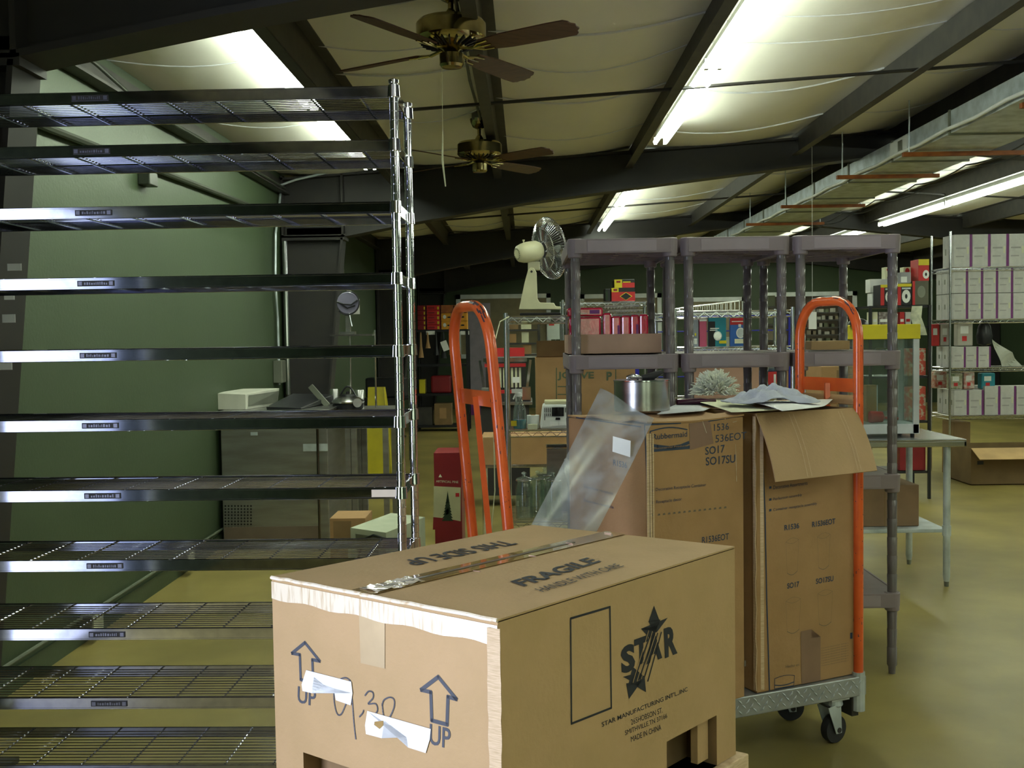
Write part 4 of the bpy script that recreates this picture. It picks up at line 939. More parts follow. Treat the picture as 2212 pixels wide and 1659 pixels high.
# cream table fan
fy = W1Y + .28; FC = P(1163, 668, fy)
tf = thing('table_fan', 'cream table fan with a clear caged head on the wire shelf', 'fan', (P(1165, 675, fy).x, fy, W1T + .006))
fz = W1T + .006
def fp(px, py, dy=0): return P(px, py, fy + dy)
x0, x1 = fp(1122, 670).x, fp(1212, 670).x; hb_ = fp(1160, 662).z; 
obj('base_pad', MB().box((x0 + .002, fy - .09, fz), (x1 - .003, fy + .09, fz + .018)), blackm, tf, bevel=.006)
sil = [(1121, 669), (1211, 669), (1211, 663), (1200, 662), (1196, 655), (1166, 654), (1161, 646), (1159, 590), (1153, 580), (1146, 579), (1140, 586), (1133, 612), (1125, 650)]
o_ = V((0, fy - .05, 0)); m = MB(); zs_ = [fp(px, py) for px, py in sil]; 
m.add([V((p.x, fy - .055, max(p.z, fz + .016))) for p in zs_] + [V((p.x, fy + .055, max(p.z, fz + .016))) for p in zs_], [list(range(len(sil)))[::-1], list(range(len(sil), 2 * len(sil)))] + [(i, (i + 1) % len(sil), len(sil) + (i + 1) % len(sil), len(sil) + i) for i in range(len(sil))])
obj('stand', m, cream, tf, bevel=.004)
obj('pivot_bolt', MB().lathe([(.007, 0), (.007, .006)], V((fp(1148, 588).x, fy - .062, fp(1148, 588).z)), 10, (0, 1, 0)), steelm, tf)
hd_ = V((math.cos(.5), math.sin(.5), .18)).normalized(); m0 = fp(1117, 549, -.05); m1 = m0 + hd_ * .17
obj('motor_head', MB().lathe([(.015, -.003), (.036, 0), (.048, .010), (.056, .035), (.061, .07), (.060, .13), (.045, .158), (.02, .165)], m0, 28, hd_), cream, tf, smooth=35)
m = MB()
a_ = hd_.orthogonal().normalized(); b_ = hd_.cross(a_)
for k in range(18): q_ = 2 * math.pi * k / 18; d = a_ * math.cos(q_) + b_ * math.sin(q_); m.tube([m0 - hd_ * .001 + d * .026, m0 + hd_ * .0 + d * .034], .002, 4)
obj('vent_ring', m, steelm, tf); obj('oscillation_knob', MB().tube([m0 + hd_ * .045 + up * .05, m0 + hd_ * .045 + up * .072], .004, 8).lathe([(.007, 0), (.007, .007)], m0 + hd_ * .045 + up * .07, 10), cream, tf)
obj('tilt_bracket', MB().box((fp(1140, 575).x, fy - .03, fp(1140, 584).z), (fp(1166, 575).x, fy + .03, fp(1140, 566).z)), mat('cream_dull', (.5, .48, .34), .4), tf, bevel=.004)
hc = m1 + hd_ * .05; CRr = .185; m = MB()
for k in range(72):
    q_ = 2 * math.pi * k / 72; d = a_ * math.cos(q_) + b_ * math.sin(q_)
    m.tube([hc - hd_ * .045 + d * .05, hc - hd_ * .04 + d * .13, hc - hd_ * .015 + d * (CRr - .008), hc + d * CRr, hc + hd_ * .02 + d * (CRr - .012), hc + hd_ * .05 + d * .11, hc + hd_ * .055 + d * .035], .0011, 4)
for r_, h in ((CRr, 0), (CRr - .001, .006), (.05, -.045), (.12, -.041), (.11, .05), (.035, .055)): m.tube([hc + hd_ * h + (a_ * math.cos(2 * math.pi * k / 48) + b_ * math.sin(2 * math.pi * k / 48)) * r_ for k in range(48)], .0022, 5, closed=True)
obj('cage', m, chromew, tf)
m = MB()
for k in range(4):
    q_ = math.pi / 2 * k + .3; gr = []
    for i in range(6):
        rr_ = .02 + .13 * i / 5; r_ = []
        for j in range(5): an = q_ + (-.55 + 1.1 * j / 4) * (.6 + .4 * i / 5); r_.append(hc + (a_ * math.cos(an) + b_ * math.sin(an)) * rr_ + hd_ * (.018 * (j / 4 - .5) * 2))
        gr.append(r_)
    m.sheet(gr, .002)
obj('blades', m, mat('smoke_blade', (.06, .05, .06), .15, trans=.3), tf, smooth=50)
obj('badge', MB().lathe([(.034, .055), (.03, .06)], hc, 20, hd_), whitep, tf)
m = MB().tube([P(1100, 684, W1Y - .02), P(1080, 695, W1Y - .05), P(1068, 740, W1Y - .08), P(1066, 900, W1Y - .08), P(1069, 1060, W1Y - .08), P(1060, 1160, W1Y - .08), V((P(1060, 1160, W1Y - .08).x, W1Y - .08, .05))], .0035, 6)
single('power_cord', m, papery, 'thin pale cord hanging down in front of the wire shelf', 'cord')

# big carton standing on the middle wire shelf, with its flap up
x0, x1 = P(1157, 800, W1Y + .25).x, P(1372, 800, W1Y + .25).x; z0, z1 = W1B + .005, P(1200, 772, W1Y + .25).z
t = thing('open_carton', 'wide cardboard carton with one flap up on the middle wire shelf', 'carton', ((x0 + x1) / 2, W1Y + .38, z0))
m = MB(); shell(m, lambda a_, b_, z: V((x0 + a_, W1Y + .25 + b_, z)), x1 - x0, .29, z0, z1, .005); obj('carton_body', m, kraft, t)
zf = P(1200, 736, W1Y + .3).z; obj('raised_flap', MB().hexa([(x0 + .01, W1Y + .53, z1), (x0 + .26, W1Y + .53, z1), (x0 + .26, W1Y + .536, z1), (x0 + .01, W1Y + .536, z1), (x0 + .01, W1Y + .5, zf), (x0 + .26, W1Y + .5, zf), (x0 + .26, W1Y + .506, zf), (x0 + .01, W1Y + .506, zf)]), kraftd, t)
m = MB().use(mat('green_ink', (.10, .13, .08), .8)); n_ = V((0, -1, 0)); yq = W1Y + .249
quad_text(m, 'JOLIVE', P(1204, 822, yq), P(1283, 822, yq), P(1204, 803, yq), V((0, -.0006, 0)), .03)
for s_ in (((1202, 795), (1202, 865)), ((1330, 790), (1330, 865)), ((1205, 835), (1230, 835)), ((1205, 852), (1225, 852))): strip(m, [P(*s_[0], yq) + V((0, -.0006, 0)), P(*s_[1], yq) + V((0, -.0006, 0))], .006, n_)
quad_text(m, 'P', P(1310, 822, yq), P(1322, 822, yq), P(1310, 803, yq), V((0, -.0006, 0)), .03)
obj('printed_marks', m, None, t)
# white machine with black window
yd = W1Y + .03; zd = W1B + .005
x0, x1 = P(1166, 900, yd).x, P(1262, 900, yd).x; zt_ = P(1200, 874, yd).z
t = thing('countertop_machine', 'white plastic machine with a black window on the middle wire shelf', 'appliance', ((x0 + x1) / 2, yd + .1, zd))
m = MB().hexa([(x0, yd, zd), (x1, yd, zd), (x1, yd + .2, zd), (x0, yd + .2, zd), (x0 + .02, yd + .02, zt_), (x1 - .02, yd + .02, zt_), (x1 - .02, yd + .19, zt_), (x0 + .02, yd + .19, zt_)]); obj('housing', m, whitep, t, bevel=.012)
obj('lid', MB().box((x0 + .03, yd + .03, zt_ - .002), (x1 - .02, yd + .18, zt_ + .02)), cream, t, bevel=.006)
def dq(px, py, o=.004): q = P(px, py, yd); s_ = (q.z - zd) / (zt_ - zd); return P(px, py, yd + .02 * s_ - o)
def dpan(mb, a0, b0, a1, b1, o=.004): mb.add([dq(a0, b1, o), dq(a1, b1, o), dq(a1, b0, o), dq(a0, b0, o)], [(0, 1, 2, 3)])
m = MB(); dpan(m, 1192, 880, 1218, 899); dpan(m, 1200, 902, 1210, 907); obj('window', m, mat('black_glass', (.01, .01, .012), .06), t)
m = MB()
for x in (1176, 1180, 1184, 1188, 1221, 1225): dpan(m, x, 881, x + 1.4, 891); 
for x in (1176, 1180, 1184, 1188): dpan(m, x, 893, x + 1.4, 899 if x > 1178 else 908)
obj('vent_slits', m, blackm, t); m = MB(); dpan(m, 1188, 910, 1206, 920, .005); dpan(m, 1208, 911, 1226, 919, .005); obj('paper_label', m, paper, t)
# spray bottle, roll, small box
bc = P(1123, 925, W1Y + .05); bz = W1B + .005
t = thing('spray_bottle', 'clear spray bottle with blue liquid on the wire shelf', 'bottle', (bc.x, W1Y + .06, bz))
obj('liquid', MB().lathe([(.034, .003), (.036, .006), (.036, .055), (.0, .055)], n=24), liquid, t, world=False, smooth=40)
obj('bottle_body', MB().lathe([(.036, 0), (.039, .005), (.039, .06), (.036, .11), (.026, .15), (.013, .175), (.013, .19)], n=24), glass, t, world=False, smooth=40)
obj('spray_head', MB().lathe([(.017, .185), (.017, .205), (.01, .21)], n=16).box((-.045, -.01, .205), (.018, .01, .228)).tube([(-.02, 0, .205), (-.035, 0, .17)], .005, 6), whitep, t, world=False)
obj('price_label', MB().box((-.05, -.041, .02), (-.018, -.038, .05)), yellow, t, world=False)
q = P(1152, 925, W1Y + .06); t = thing('paper_roll', 'white paper roll standing beside the spray bottle', 'paper roll', (q.x, W1Y + .1, bz))
obj('roll', MB().lathe([(.012, 0), (.036, 0), (.036, .075), (.012, .075)], n=28), paper, t, world=False, smooth=40); obj('core', MB().lathe([(.013, .001), (.013, .077), (.010, .077), (.010, .001)], n=20, capends=False), kraft, t, world=False)
q0, q1_ = P(1140, 920, W1Y).x, P(1161, 920, W1Y).x; single('label_box', MB().box((q0, W1Y + .02, bz), (q1_, W1Y + .055, bz + .027)), papery, 'tiny cream box in front of the white paper roll', 'box')
# jars on the lower wire shelf and steel bin behind
jar_lbs = ['clear glass jar beside the orange handle on the low wire shelf', 'second clear glass jar on the low wire shelf', 'clear glass jar behind the plastic sheet', 'clear glass jar at the back of the low wire shelf']
proto = None
for k, (px, dy) in enumerate(((1133, .09), (1163, .14), (1196, .08), (1178, .30))):
    q = P(px, 1120, W1Y + dy); loc = (q.x, W1Y + dy, W1C + .005)
    if proto is None:
        proto = thing('glass_jar', jar_lbs[0], 'jar', loc, 0, 'glass jars on the low wire shelf')
        obj('jar_body', MB().lathe([(.02, .002), (.046, 0), (.05, .01), (.05, .18), (.042, .205), (.040, .22), (.044, .224), (.038, .224), (.036, .205), (.046, .18), (.046, .012), (.02, .010)], n=28), glass, proto, world=False, smooth=40)
        obj('lid', MB().lathe([(.044, .226), (.044, .236), (.012, .246), (.010, .255), (.016, .266), (.006, .274)], n=24), glass, proto, world=False, smooth=40)
        obj('rim_ring', MB().lathe([(.046, .222), (.047, .225), (.046, .228)], n=24), chromew, proto, world=False)
    else: dup(proto, loc, 0, jar_lbs[k])
yb_ = W1Y + .45; x0, x1 = P(1181, 990, yb_).x, P(1226, 990, yb_).x + .12; zt_ = P(1200, 964, yb_).z
t = thing('steel_bin', 'shiny steel bin behind the glass jars, its rim facing front', 'bin', ((x0 + x1) / 2, yb_ + .1, W1C + .005))
zz = W1C + .005
m = MB().use(stain); shell(m, lambda a_, b_, z: V((x0 + a_, yb_ - .1 + b_, z)), x1 - x0, .18, zz, zt_, .004); obj('bin_body', m, None, t)
obj('rim', MB().tube([(x0, yb_ - .1, zt_), (x1, yb_ - .1, zt_), (x1, yb_ + .08, zt_), (x0, yb_ + .08, zt_)], .006, 6, closed=True), chrome, t)

# wire trays on top of the shelf unit behind the red packages
x0, x1 = P(1312, 670, W1Y + .2).x, P(1384, 670, W1Y + .2).x
for k, lb in enumerate(('lower wire tray stacked on the fan shelf unit', 'upper wire tray stacked on the fan shelf unit')):
    z = W1T + .006 + k * .028; m = MB(); xx0, xx1 = x0 - .02 * k, x1 - .02 * k
    m.tube([(xx0, W1Y + .1, z + .02), (xx1, W1Y + .1, z + .02), (xx1, W1Y + .4, z + .02), (xx0, W1Y + .4, z + .02)], .004, 5, closed=True)
    for i in range(12): x = xx0 + (xx1 - xx0) * i / 11; m.tube([(x, W1Y + .1, z + .02), (x, W1Y + .1, z + .003), (x, W1Y + .4, z + .003), (x, W1Y + .4, z + .02)], .002, 4)
    single('wire_tray', m, chromew, lb, 'wire tray')
# tilted wire basket on the second unit
a_, b_ = P(1468, 666, W2Y + .1), P(1597, 650, W2Y + .1); m = MB()
zb = W2T + .006
for dy in (0, .25):
    o_ = V((0, dy, 0)); m.tube([a_ + o_, b_ + o_], .0045, 6); m.tube([V((a_.x, a_.y + dy, zb)), V((b_.x, b_.y + dy, zb))], .004, 6)
for i in range(14): s = i / 13; p = a_ + (b_ - a_) * s; m.tube([p, V((p.x, p.y, zb)), V((p.x, p.y + .25, zb)), p + V((0, .25, 0))], .0022, 4)
single('wire_basket', m, chromew, 'wire basket with a sloping rim on top of the wire shelf', 'basket')

# red and black boxes on the far wire shelf
def boxthing(name, label, cat, x0, x1, y0, y1, z0, z1, base, panels=(), bevel=.003, group=None):
    """a carton or pack whose printed panels are thin parts on its front; panels: (material, a0, b0, a1, b1) as fractions of the front"""
    t = thing(name, label, cat, ((x0 + x1) / 2, (y0 + y1) / 2, z0), 0, group)
    obj('pack_body', MB().box((x0, y0, z0), (x1, y1, z1)), base, t, bevel=bevel)
    if panels:
        m = MB()
        for i, p in enumerate(panels):
            mt, a0, b0, a1, b1 = p[:5]; m.use(mt); o = .0012 + .0006 * i
            if len(p) > 5 and p[5] == 'disc':
                cx_, cz = x0 + (x1 - x0) * (a0 + a1) / 2, z0 + (z1 - z0) * (b0 + b1) / 2; r_ = (x1 - x0) * (a1 - a0) / 2; r2 = (z1 - z0) * (b1 - b0) / 2
                m.add([(cx_ + r_ * math.cos(k * .3927), y0 - o, cz + r2 * math.sin(k * .3927)) for k in range(16)], [tuple(range(16))])
            elif len(p) > 5 and p[5] == 'diamond': m.add([(x0 + (x1 - x0) * (a0 + a1) / 2, y0 - o, z0 + (z1 - z0) * b0), (x0 + (x1 - x0) * a1, y0 - o, z0 + (z1 - z0) * (b0 + b1) / 2), (x0 + (x1 - x0) * (a0 + a1) / 2, y0 - o, z0 + (z1 - z0) * b1), (x0 + (x1 - x0) * a0, y0 - o, z0 + (z1 - z0) * (b0 + b1) / 2)], [(0, 1, 2, 3)])
            else: m.add([(x0 + (x1 - x0) * a0, y0 - o, z0 + (z1 - z0) * b0), (x0 + (x1 - x0) * a1, y0 - o, z0 + (z1 - z0) * b0), (x0 + (x1 - x0) * a1, y0 - o, z0 + (z1 - z0) * b1), (x0 + (x1 - x0) * a0, y0 - o, z0 + (z1 - z0) * b1)], [(0, 1, 2, 3)])
        obj('printed_front', m, None, t)
    return t
def bpx(name, label, cat, px0, px1, pyt, pyb, Y, dep, base, panels=(), z0=None, **k):
    a_, b_ = P(px0, pyt, Y), P(px1, pyb, Y); zz0 = b_.z if z0 is None else z0
    return boxthing(name, label, cat, a_.x, b_.x, Y, Y + dep, zz0, a_.z, base, panels, **k)
zq = w3z + .005; y_ = W3Y + .02
bpx('appliance_box', 'red box with a black diamond picture on the far wire shelf', 'box', 1321, 1372, 622, 650, y_, .2, redd, ((red, .0, 0, 1, .68), (blackm, .3, .7, 1, 1), (yellow, 0, .68, .3, 1), (redd, .08, .76, .24, .92), (yellow, .34, .05, .88, .66, 'diamond'), (blackm, .38, .08, .84, .62, 'diamond')), z0=zq)
zq2 = P(1340, 622, y_).z + .002
bpx('appliance_box', 'black and red box topmost on the far wire shelf', 'box', 1327, 1371, 604, 622, y_, .2, blackm, ((red, .38, .0, 1, .6), (yellow, 0, 0, .38, 1), (redd, .1, .6, .3, .85), (yellow, .42, .62, .8, .75)), z0=zq2)
bpx('appliance_box', 'dark narrow box beside the red box with the diamond', 'box', 1307, 1319, 624, 650, y_ + .02, .2, blackm, ((greend, .1, .1, .5, .9),), z0=zq)

# blister packs on the second wire shelf
zs2 = W2S + .005; y_ = W2Y + .04
bpx('hanging_pack', 'silver grey pack at the post on the second wire shelf', 'pack', 1492, 1509, 690, 750, y_, .04, mat('grey_pack', (.25, .27, .33), .3), ((whitep, .4, .1, .8, .3), (yellow, .5, .4, .7, .5)), z0=zs2)
bpx('hanging_pack', 'pink pack on the second wire shelf', 'pack', 1511, 1527, 690, 750, y_, .06, pink, ((whitep, 0, .93, 1, 1),), z0=zs2)
bpx('blister_pack', 'teal and black blister pack with a round dial', 'pack', 1530, 1569, 685, 745, y_ - .01, .03, teal, ((blackm, 0, 0, .38, .85), (whitep, .1, .6, .6, .63), (whitep, .08, .54, .5, .57), (yellow, .6, .1, 1, .2), (whitep, .28, .2, .75, .52, 'disc'), (chromew, .33, .24, .7, .48, 'disc')), z0=zs2)
bpx('blister_pack', 'red and blue blister pack with a round dial', 'pack', 1577, 1613, 687, 745, y_ - .01, .03, blue, ((red, 0, .76, 1, 1), (whitep, .1, .86, .9, .89), (whitep, .5, .68, .66, .78), (whitep, .36, .28, .9, .66, 'disc'), (galv, .42, .32, .84, .62, 'disc'), (papery, .26, .1, 1, .26)), z0=zs2)
bpx('small_box', 'small cream box between the two blister packs', 'box', 1568, 1577, 728, 747, y_ + .03, .05, papery, z0=zs2)
bpx('low_carton', 'pinkish brown carton below the blister packs', 'carton', 1496, 1640, 786, 850, W2Y + .05, .35, mat('pink_board', (.42, .25, .18), .8), z0=1.105)
bpx('grey_bundle', 'grey folded bundle behind the third grey post', 'bundle', 1655, 1692, 783, 800, W2Y + .08, .2, mat('grey_fabric', (.16, .18, .18), .8), z0=P(1670, 803, W2Y + .08).z, bevel=.02)
bpx('pack', 'red and blue pack with a white mark behind the third grey post', 'pack', 1653, 1686, 803, 838, W2Y + .06, .2, blue, ((red, 0, .5, 1, 1), (whitep, .55, .55, .7, .9)), z0=1.105)
m = MB(); a_, b_, c_ = [V((P(px, 800, W2Y + .03).x, W2Y + .03, z)) for px, z in ((1703, P(1705, 797, W2Y).z), (1703, 1.105), (1648, 1.105))]; m.prism([(0, 0), (1, 0), (1, 1)], c_, b_ - c_, a_ - b_ + (b_ - c_) * 0, (0, .005, 0))
single('loose_flap', m, kraft, 'triangular tan cardboard piece leaning behind the cloth', 'cardboard')
# blue enamel rack uprights behind
t = thing('blue_rack', 'blue enamelled wire rack behind the grey shelf units', 'rack', (1.4, 8.0, 0))
for px in (1374, 1711):
    q = P(px, 760, 8.0); obj('upright', MB().box((q.x - .022, 8.0, 0), (q.x + .022, 8.03, P(px, 685, 8.0).z)), blued, t)
xa, xb = P(1374, 760, 8.0).x, P(1711, 760, 8.0).x
for zz in (1.63, 1.52, 1.38, 1.3, 1.18, .9, .4):
    obj('crossbar', MB().tube([(xa, 8.02, zz), (xb, 8.02, zz)], .005, 6), blued, t)
obj('deck', MB().box((xa, 8.04, .385), (xb, 8.4, .4)), blued, t)

# ------------------------------------------------------------------ stainless worktable + popcorn machine (right)
TY = 6.16; TX1 = P(2089, 955, TY).x; TZ = P(2045, 949, TY).z; TX0 = 1.76; TD = .74
t = thing('steel_worktable', 'stainless worktable with an undershelf carrying the popcorn machine', 'table', ((TX0 + TX1) / 2, TY + TD / 2, 0))
m = MB().box((TX0, TY, TZ - .012), (TX1, TY + TD, TZ)).box((TX0, TY, TZ - .045), (TX1, TY + .02, TZ - .01)).box((TX0, TY + TD - .02, TZ - .045), (TX1, TY + TD, TZ - .01)).box((TX0, TY, TZ - .045), (TX0 + .02, TY + TD, TZ - .01)).box((TX1 - .02, TY, TZ - .045), (TX1, TY + TD, TZ - .01))
obj('tabletop', m, stain, t, bevel=.009)
lx1 = P(2045, 1100, TY + .06).x; 
for x in (TX0 + .09, lx1):
    for y in (TY + .06, TY + TD - .07):
        l = obj('leg', MB().lathe([(.015, .03), (.0205, .06), (.0205, TZ - .04)], (x, y, 0), 16), galv, t, smooth=40)
        obj('foot', MB().lathe([(.013, 0), (.015, .035)], (x, y, 0), 12), galvd, l); obj('leg_collar', MB().lathe([(.025, .30), (.025, .36)], (x, y, 0), 16), galv, l)
obj('undershelf', MB().box((TX0 + .09, TY + .06, .318), (lx1, TY + TD - .07, .34)), galv, t, bevel=.003)
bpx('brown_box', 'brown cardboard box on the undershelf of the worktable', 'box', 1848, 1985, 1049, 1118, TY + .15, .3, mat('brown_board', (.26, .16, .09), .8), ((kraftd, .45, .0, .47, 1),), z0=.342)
PY = TY + .16; px0, px1 = P(1853, 800, PY).x, P(1986, 800, PY).x; pz0 = TZ; pzt = P(1900, 701, PY).z; PD = .27
t = thing('popcorn_machine', 'glass popcorn machine with a yellow top on the worktable', 'popcorn machine', ((px0 + px1) / 2, PY + PD / 2, TZ))
zr0, zr1 = P(1950, 937, PY).z, P(1950, 916, PY).z; zy = P(1900, 733, PY).z
obj('base', MB().box((px0, PY, zr0), (px1, PY + PD, zr1)), alum, t, bevel=.003); m = MB()
for x in (px0 + .02, px1 - .03):
    for y in (PY + .03, PY + PD - .03): m.lathe([(.012, 0), (.012, zr0 - TZ)], (x, y, TZ), 10)
obj('feet', m, blackr, t)
for x, wd in ((px0, .018), (px1 - .034, .034)):
    for y in (PY, PY + PD - .018): obj('frame_post', MB().box((x, y, zr0 if wd > .02 else zr1), (x + wd, y + .018, zy)), alum, t)
obj('yellow_top', MB().box((px0 - .005, PY - .006, zy), (px1 + .005, PY + PD + .005, pzt)), yellow, t, bevel=.004)
m = MB().box((px0 + .018, PY + .005, zr1), (px1 - .034, PY + .008, zy)).box((px0 + .004, PY + .018, zr1), (px0 + .007, PY + PD - .018, zy)).box((px1 - .008, PY + .018, zr1), (px1 - .005, PY + PD - .018, zy))
obj('glass_panes', m, glass, t)
obj('back_panel', MB().box((px0 + .018, PY + PD - .012, zr1), (px1 - .03, PY + PD - .008, zr1 + .06)), staind, t)
kc = P(1912, 770, PY + .13); obj('kettle', MB().lathe([(.05, 0), (.062, .01), (.062, .075), (.055, .08)], (kc.x, PY + .13, kc.z - .03), 24).tube([(kc.x, PY + .13, kc.z + .05), (kc.x, PY + .13, zy)], .008, 8), stain, t, smooth=40)
rc_ = P(1893, 903, PY + .1)
single('popcorn_scoop', MB().lathe([(.004, -.05), (.032, -.035), (.036, .03), (.034, .04)], (rc_.x, PY + .1, zr1 + .037), 18, (-1, 0, .0)).tube([(rc_.x + .05, PY + .1, zr1 + .03), (rc_.x + .13, PY + .1, zr1 + .025)], .009, 8), red, 'red scoop lying inside the popcorn machine', 'scoop', smooth=50)
bpx('folded_carton', 'tan cardboard piece standing inside the popcorn machine', 'carton', 1872, 1896, 832, 890, PY + .16, .06, kraft, ((alum, .9, 0, 1, 1),), z0=zr1 + .002)
bpx('tall_brown_carton', 'tall brown carton behind the worktable, beside the orange handle', 'carton', 1775, 1852, 792, 1000, TY + TD + .25, .4, kraft, ((kraftd, .42, 0, .56, .98), (paper, .0, .62, .2, .72)), z0=0.0)
bpx('tan_parcel', 'low tan parcel on the third grey shelf unit, near the handle', 'parcel', 1752, 1836, 737, 750, GY1 - .35, .2, lumber, z0=1.417)
q = P(1862, 690, PY + .1); single('black_bowl', MB().lathe([(.06, 0), (.055, .02), (.03, .035), (.005, .04)], (P(1843, 690, PY + .1).x + .03, PY + .1, pzt + .001), 20), blackm, 'low black bowl upside down on top of the popcorn machine', 'bowl', smooth=50)

# ------------------------------------------------------------------ far right wire shelves with white cartons
FY = 10.9; fx0 = P(2052, 800, FY).x; zrow = [P(2100, y, FY).z for y in (577, 690, 795, 898)]
wire_unit('wire_shelf_unit', 'tall chrome wire shelf unit full of white and purple cartons', fx0, fx0 + 1.5, FY, FY + .5, zrow, P(2050, 500, FY).z, r=.0115)
pan = lambda w_: ((purple, .86, 0, 1, 1), (mat('grey_print', (.36, .35, .36), .6), .08, .55, .6, .6), (mat('grey_print', (0, 0, 0)), .08, .35, .5, .4), (papery, .72, .4, .84, .62))
def carton_row(row, pxs, yt, z0, lbname, deep, hm=None):
    zt__ = P(2100, yt, FY).z; w_ = (pxs[1] - pxs[0]) * FY / F_PX; x = P(pxs[0], yt, FY + .01).x; first = None
    base = ((purple, .87, 0, 1, 1), (MATS.get('grey_print') or mat('grey_print', (.36, .35, .36), .6), .08, .55, .6, .6), (papery, .72, .4, .82, .62))
    k = 0
    for i in range(pxs[2]):
        for j in range(deep if i == 0 else 1):
            loc = (x + w_ * i + w_ / 2 - .002, FY + .015 + j * .152 + .074, z0 + .006)
            where = ['at the post', 'second along', 'third along', 'fourth along', 'fifth along'][i] + (', front' if j == 0 else ', middle deep' if j == 1 else ', rear')
            lb = 'white carton with a purple stripe, %s, %s' % (lbname, where)
            if first is None:
                first = thing('white_carton', lb, 'carton', loc, 0, 'white cartons on the far wire shelves'); h = zt__ - z0 - .006
                hw = w_ / 2 - .002
                obj('carton_body', MB().box((-hw, -.072, 0), (hw, .072, h)), boxw, first, world=False)
                m = MB().use(purple).box((hw * .72, -.0735, 0), (hw, -.0715, h)).use(MATS['grey_print']); m.box((-hw * .8, -.0735, h * .55), (hw * .3, -.0715, h * .6)).box((-hw * .8, -.0735, h * .3), (hw * .1, -.0715, h * .34)).use(papery).box((hw * .42, -.0735, h * .4), (hw * .6, -.0715, h * .62))
                m.use(galvd).box((-hw - .0012, -.02, h * .4), (-hw + .001, .01, h * .6))
                obj('printed_front', m, None, first, world=False)
            else: dup(first, loc, 0, lb)
mat('grey_print', (.36, .35, .36), .6)
carton_row(0, (2062, 2101, 4), 506, zrow[0], 'top shelf', 2)
carton_row(1, (2060, 2092, 5), 634, zrow[1], 'second shelf, lower layer', 3)
carton_row(2, (2060, 2092, 5), 580, P(2100, 634, FY).z, 'second shelf, upper layer', 3)
carton_row(3, (2060, 2087, 3), 749, zrow[2], 'third shelf', 3)
carton_row(4, (2062, 2094, 2), 843, zrow[3], 'fourth shelf', 3)
carton_row(5, (2128, 2162, 3), 835, zrow[3], 'fourth shelf, taller', 2)
ik = [(2012, 2030, 700, 742, red, 'red and white packet hanging in the wire shelf, at the rear post'), (2032, 2052, 700, 745, mat('pale_pack', (.45, .42, .4), .5), 'pale packet with red marks in the wire shelf'), (2068, 2102, 694, 730, mat('ivory_pack', (.42, .40, .36), .5), 'ivory packet beside the dark bag on the wire shelf'),
      (2018, 2046, 803, 836, mat('mixed_pack', (.40, .10, .06), .5, c2=(.5, .48, .42), sc_=30), 'red patterned packet on the lower wire shelf'), (2052, 2080, 806, 838, mat('mixed_pack2', (.40, .36, .30), .5, c2=(.12, .16, .08), sc_=30), 'mottled green packet on the lower wire shelf'), (2082, 2106, 804, 832, mat('mixed_pack3', (.45, .44, .40), .5, c2=(.35, .08, .06), sc_=22), 'white packet with a red top on the lower wire shelf'),
      (2120, 2150, 806, 836, teal, 'teal packet on the lower wire shelf')]
for a, b, c, d, mt, lb in ik:
    shelf_z = zrow[2] if c < 750 else zrow[3]
    top_row = {True: P(2100, 749, FY).z, False: P(2100, 843, FY).z}[c < 750]
    bpx('packet', lb, 'packet', a, b, c, d, FY + (.3 if a < 2050 else .06), .1, mt, ((whitep, .2, .5, .7, .8), (red, .3, .2, .6, .4)), z0=top_row + .008 if a > 2056 or True else None, bevel=.012)
m = MB(); q = P(2133, 745, FY + .1); m.lathe([(.02, 0), (.07, .02), (.08, .10), (.06, .2), (.03, .25)], (P(2128, 745, FY + .1).x, FY + .12, P(2100, 749, FY).z + .007), 16)
single('black_bag', m, blackm, 'black bag on the third level of the far wire shelf', 'bag', smooth=60)
m = MB(); x_ = P(2155, 760, FY + .1).x; m.sheet([[V((x_ - .08 + .2 * j / 5 + .1 * i / 6, FY + .05 + .02 * math.sin(i + j), zrow[2] + .01 + .28 * (1 - i / 6) * (1 - .1 * j))) for j in range(6)] for i in range(7)], .003)
single('white_bag', m, mat('pale_film', (.45, .47, .42), .4), 'pale crumpled bag on the third level beside the small cartons', 'bag')
# cartons on the floor under / in front
t = thing('open_carton', 'open brown carton on the floor under the white cartons', 'carton', (4.9, 11.2, 0))
a_ = P(2099, 1000, 11.0); x0 = P(2099, 900, 10.35).x; x0b = PZ(2142, 1004, 0.0); yq = 10.3
x0 = P(2098, 900, yq).x
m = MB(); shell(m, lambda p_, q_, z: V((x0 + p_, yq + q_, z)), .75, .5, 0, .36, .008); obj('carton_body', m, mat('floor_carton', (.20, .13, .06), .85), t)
obj('carton_flap', MB().hexa([(x0, yq - .2, .27), (x0 + .75, yq - .2, .27), (x0 + .75, yq, .355), (x0, yq, .355), (x0, yq - .2, .276), (x0 + .75, yq - .2, .276), (x0 + .75, yq, .361), (x0, yq, .361)]), lumber, t)
obj('hand_hole', MB().box((x0 + .06, yq - .001, .2), (x0 + .12, yq + .001, .235)), blackm, t)
bpx('brown_carton', 'dark brown carton under the lowest far wire shelf', 'carton', 2060, 2096, 912, 960, FY + .1, .3, kraftd, z0=.0)
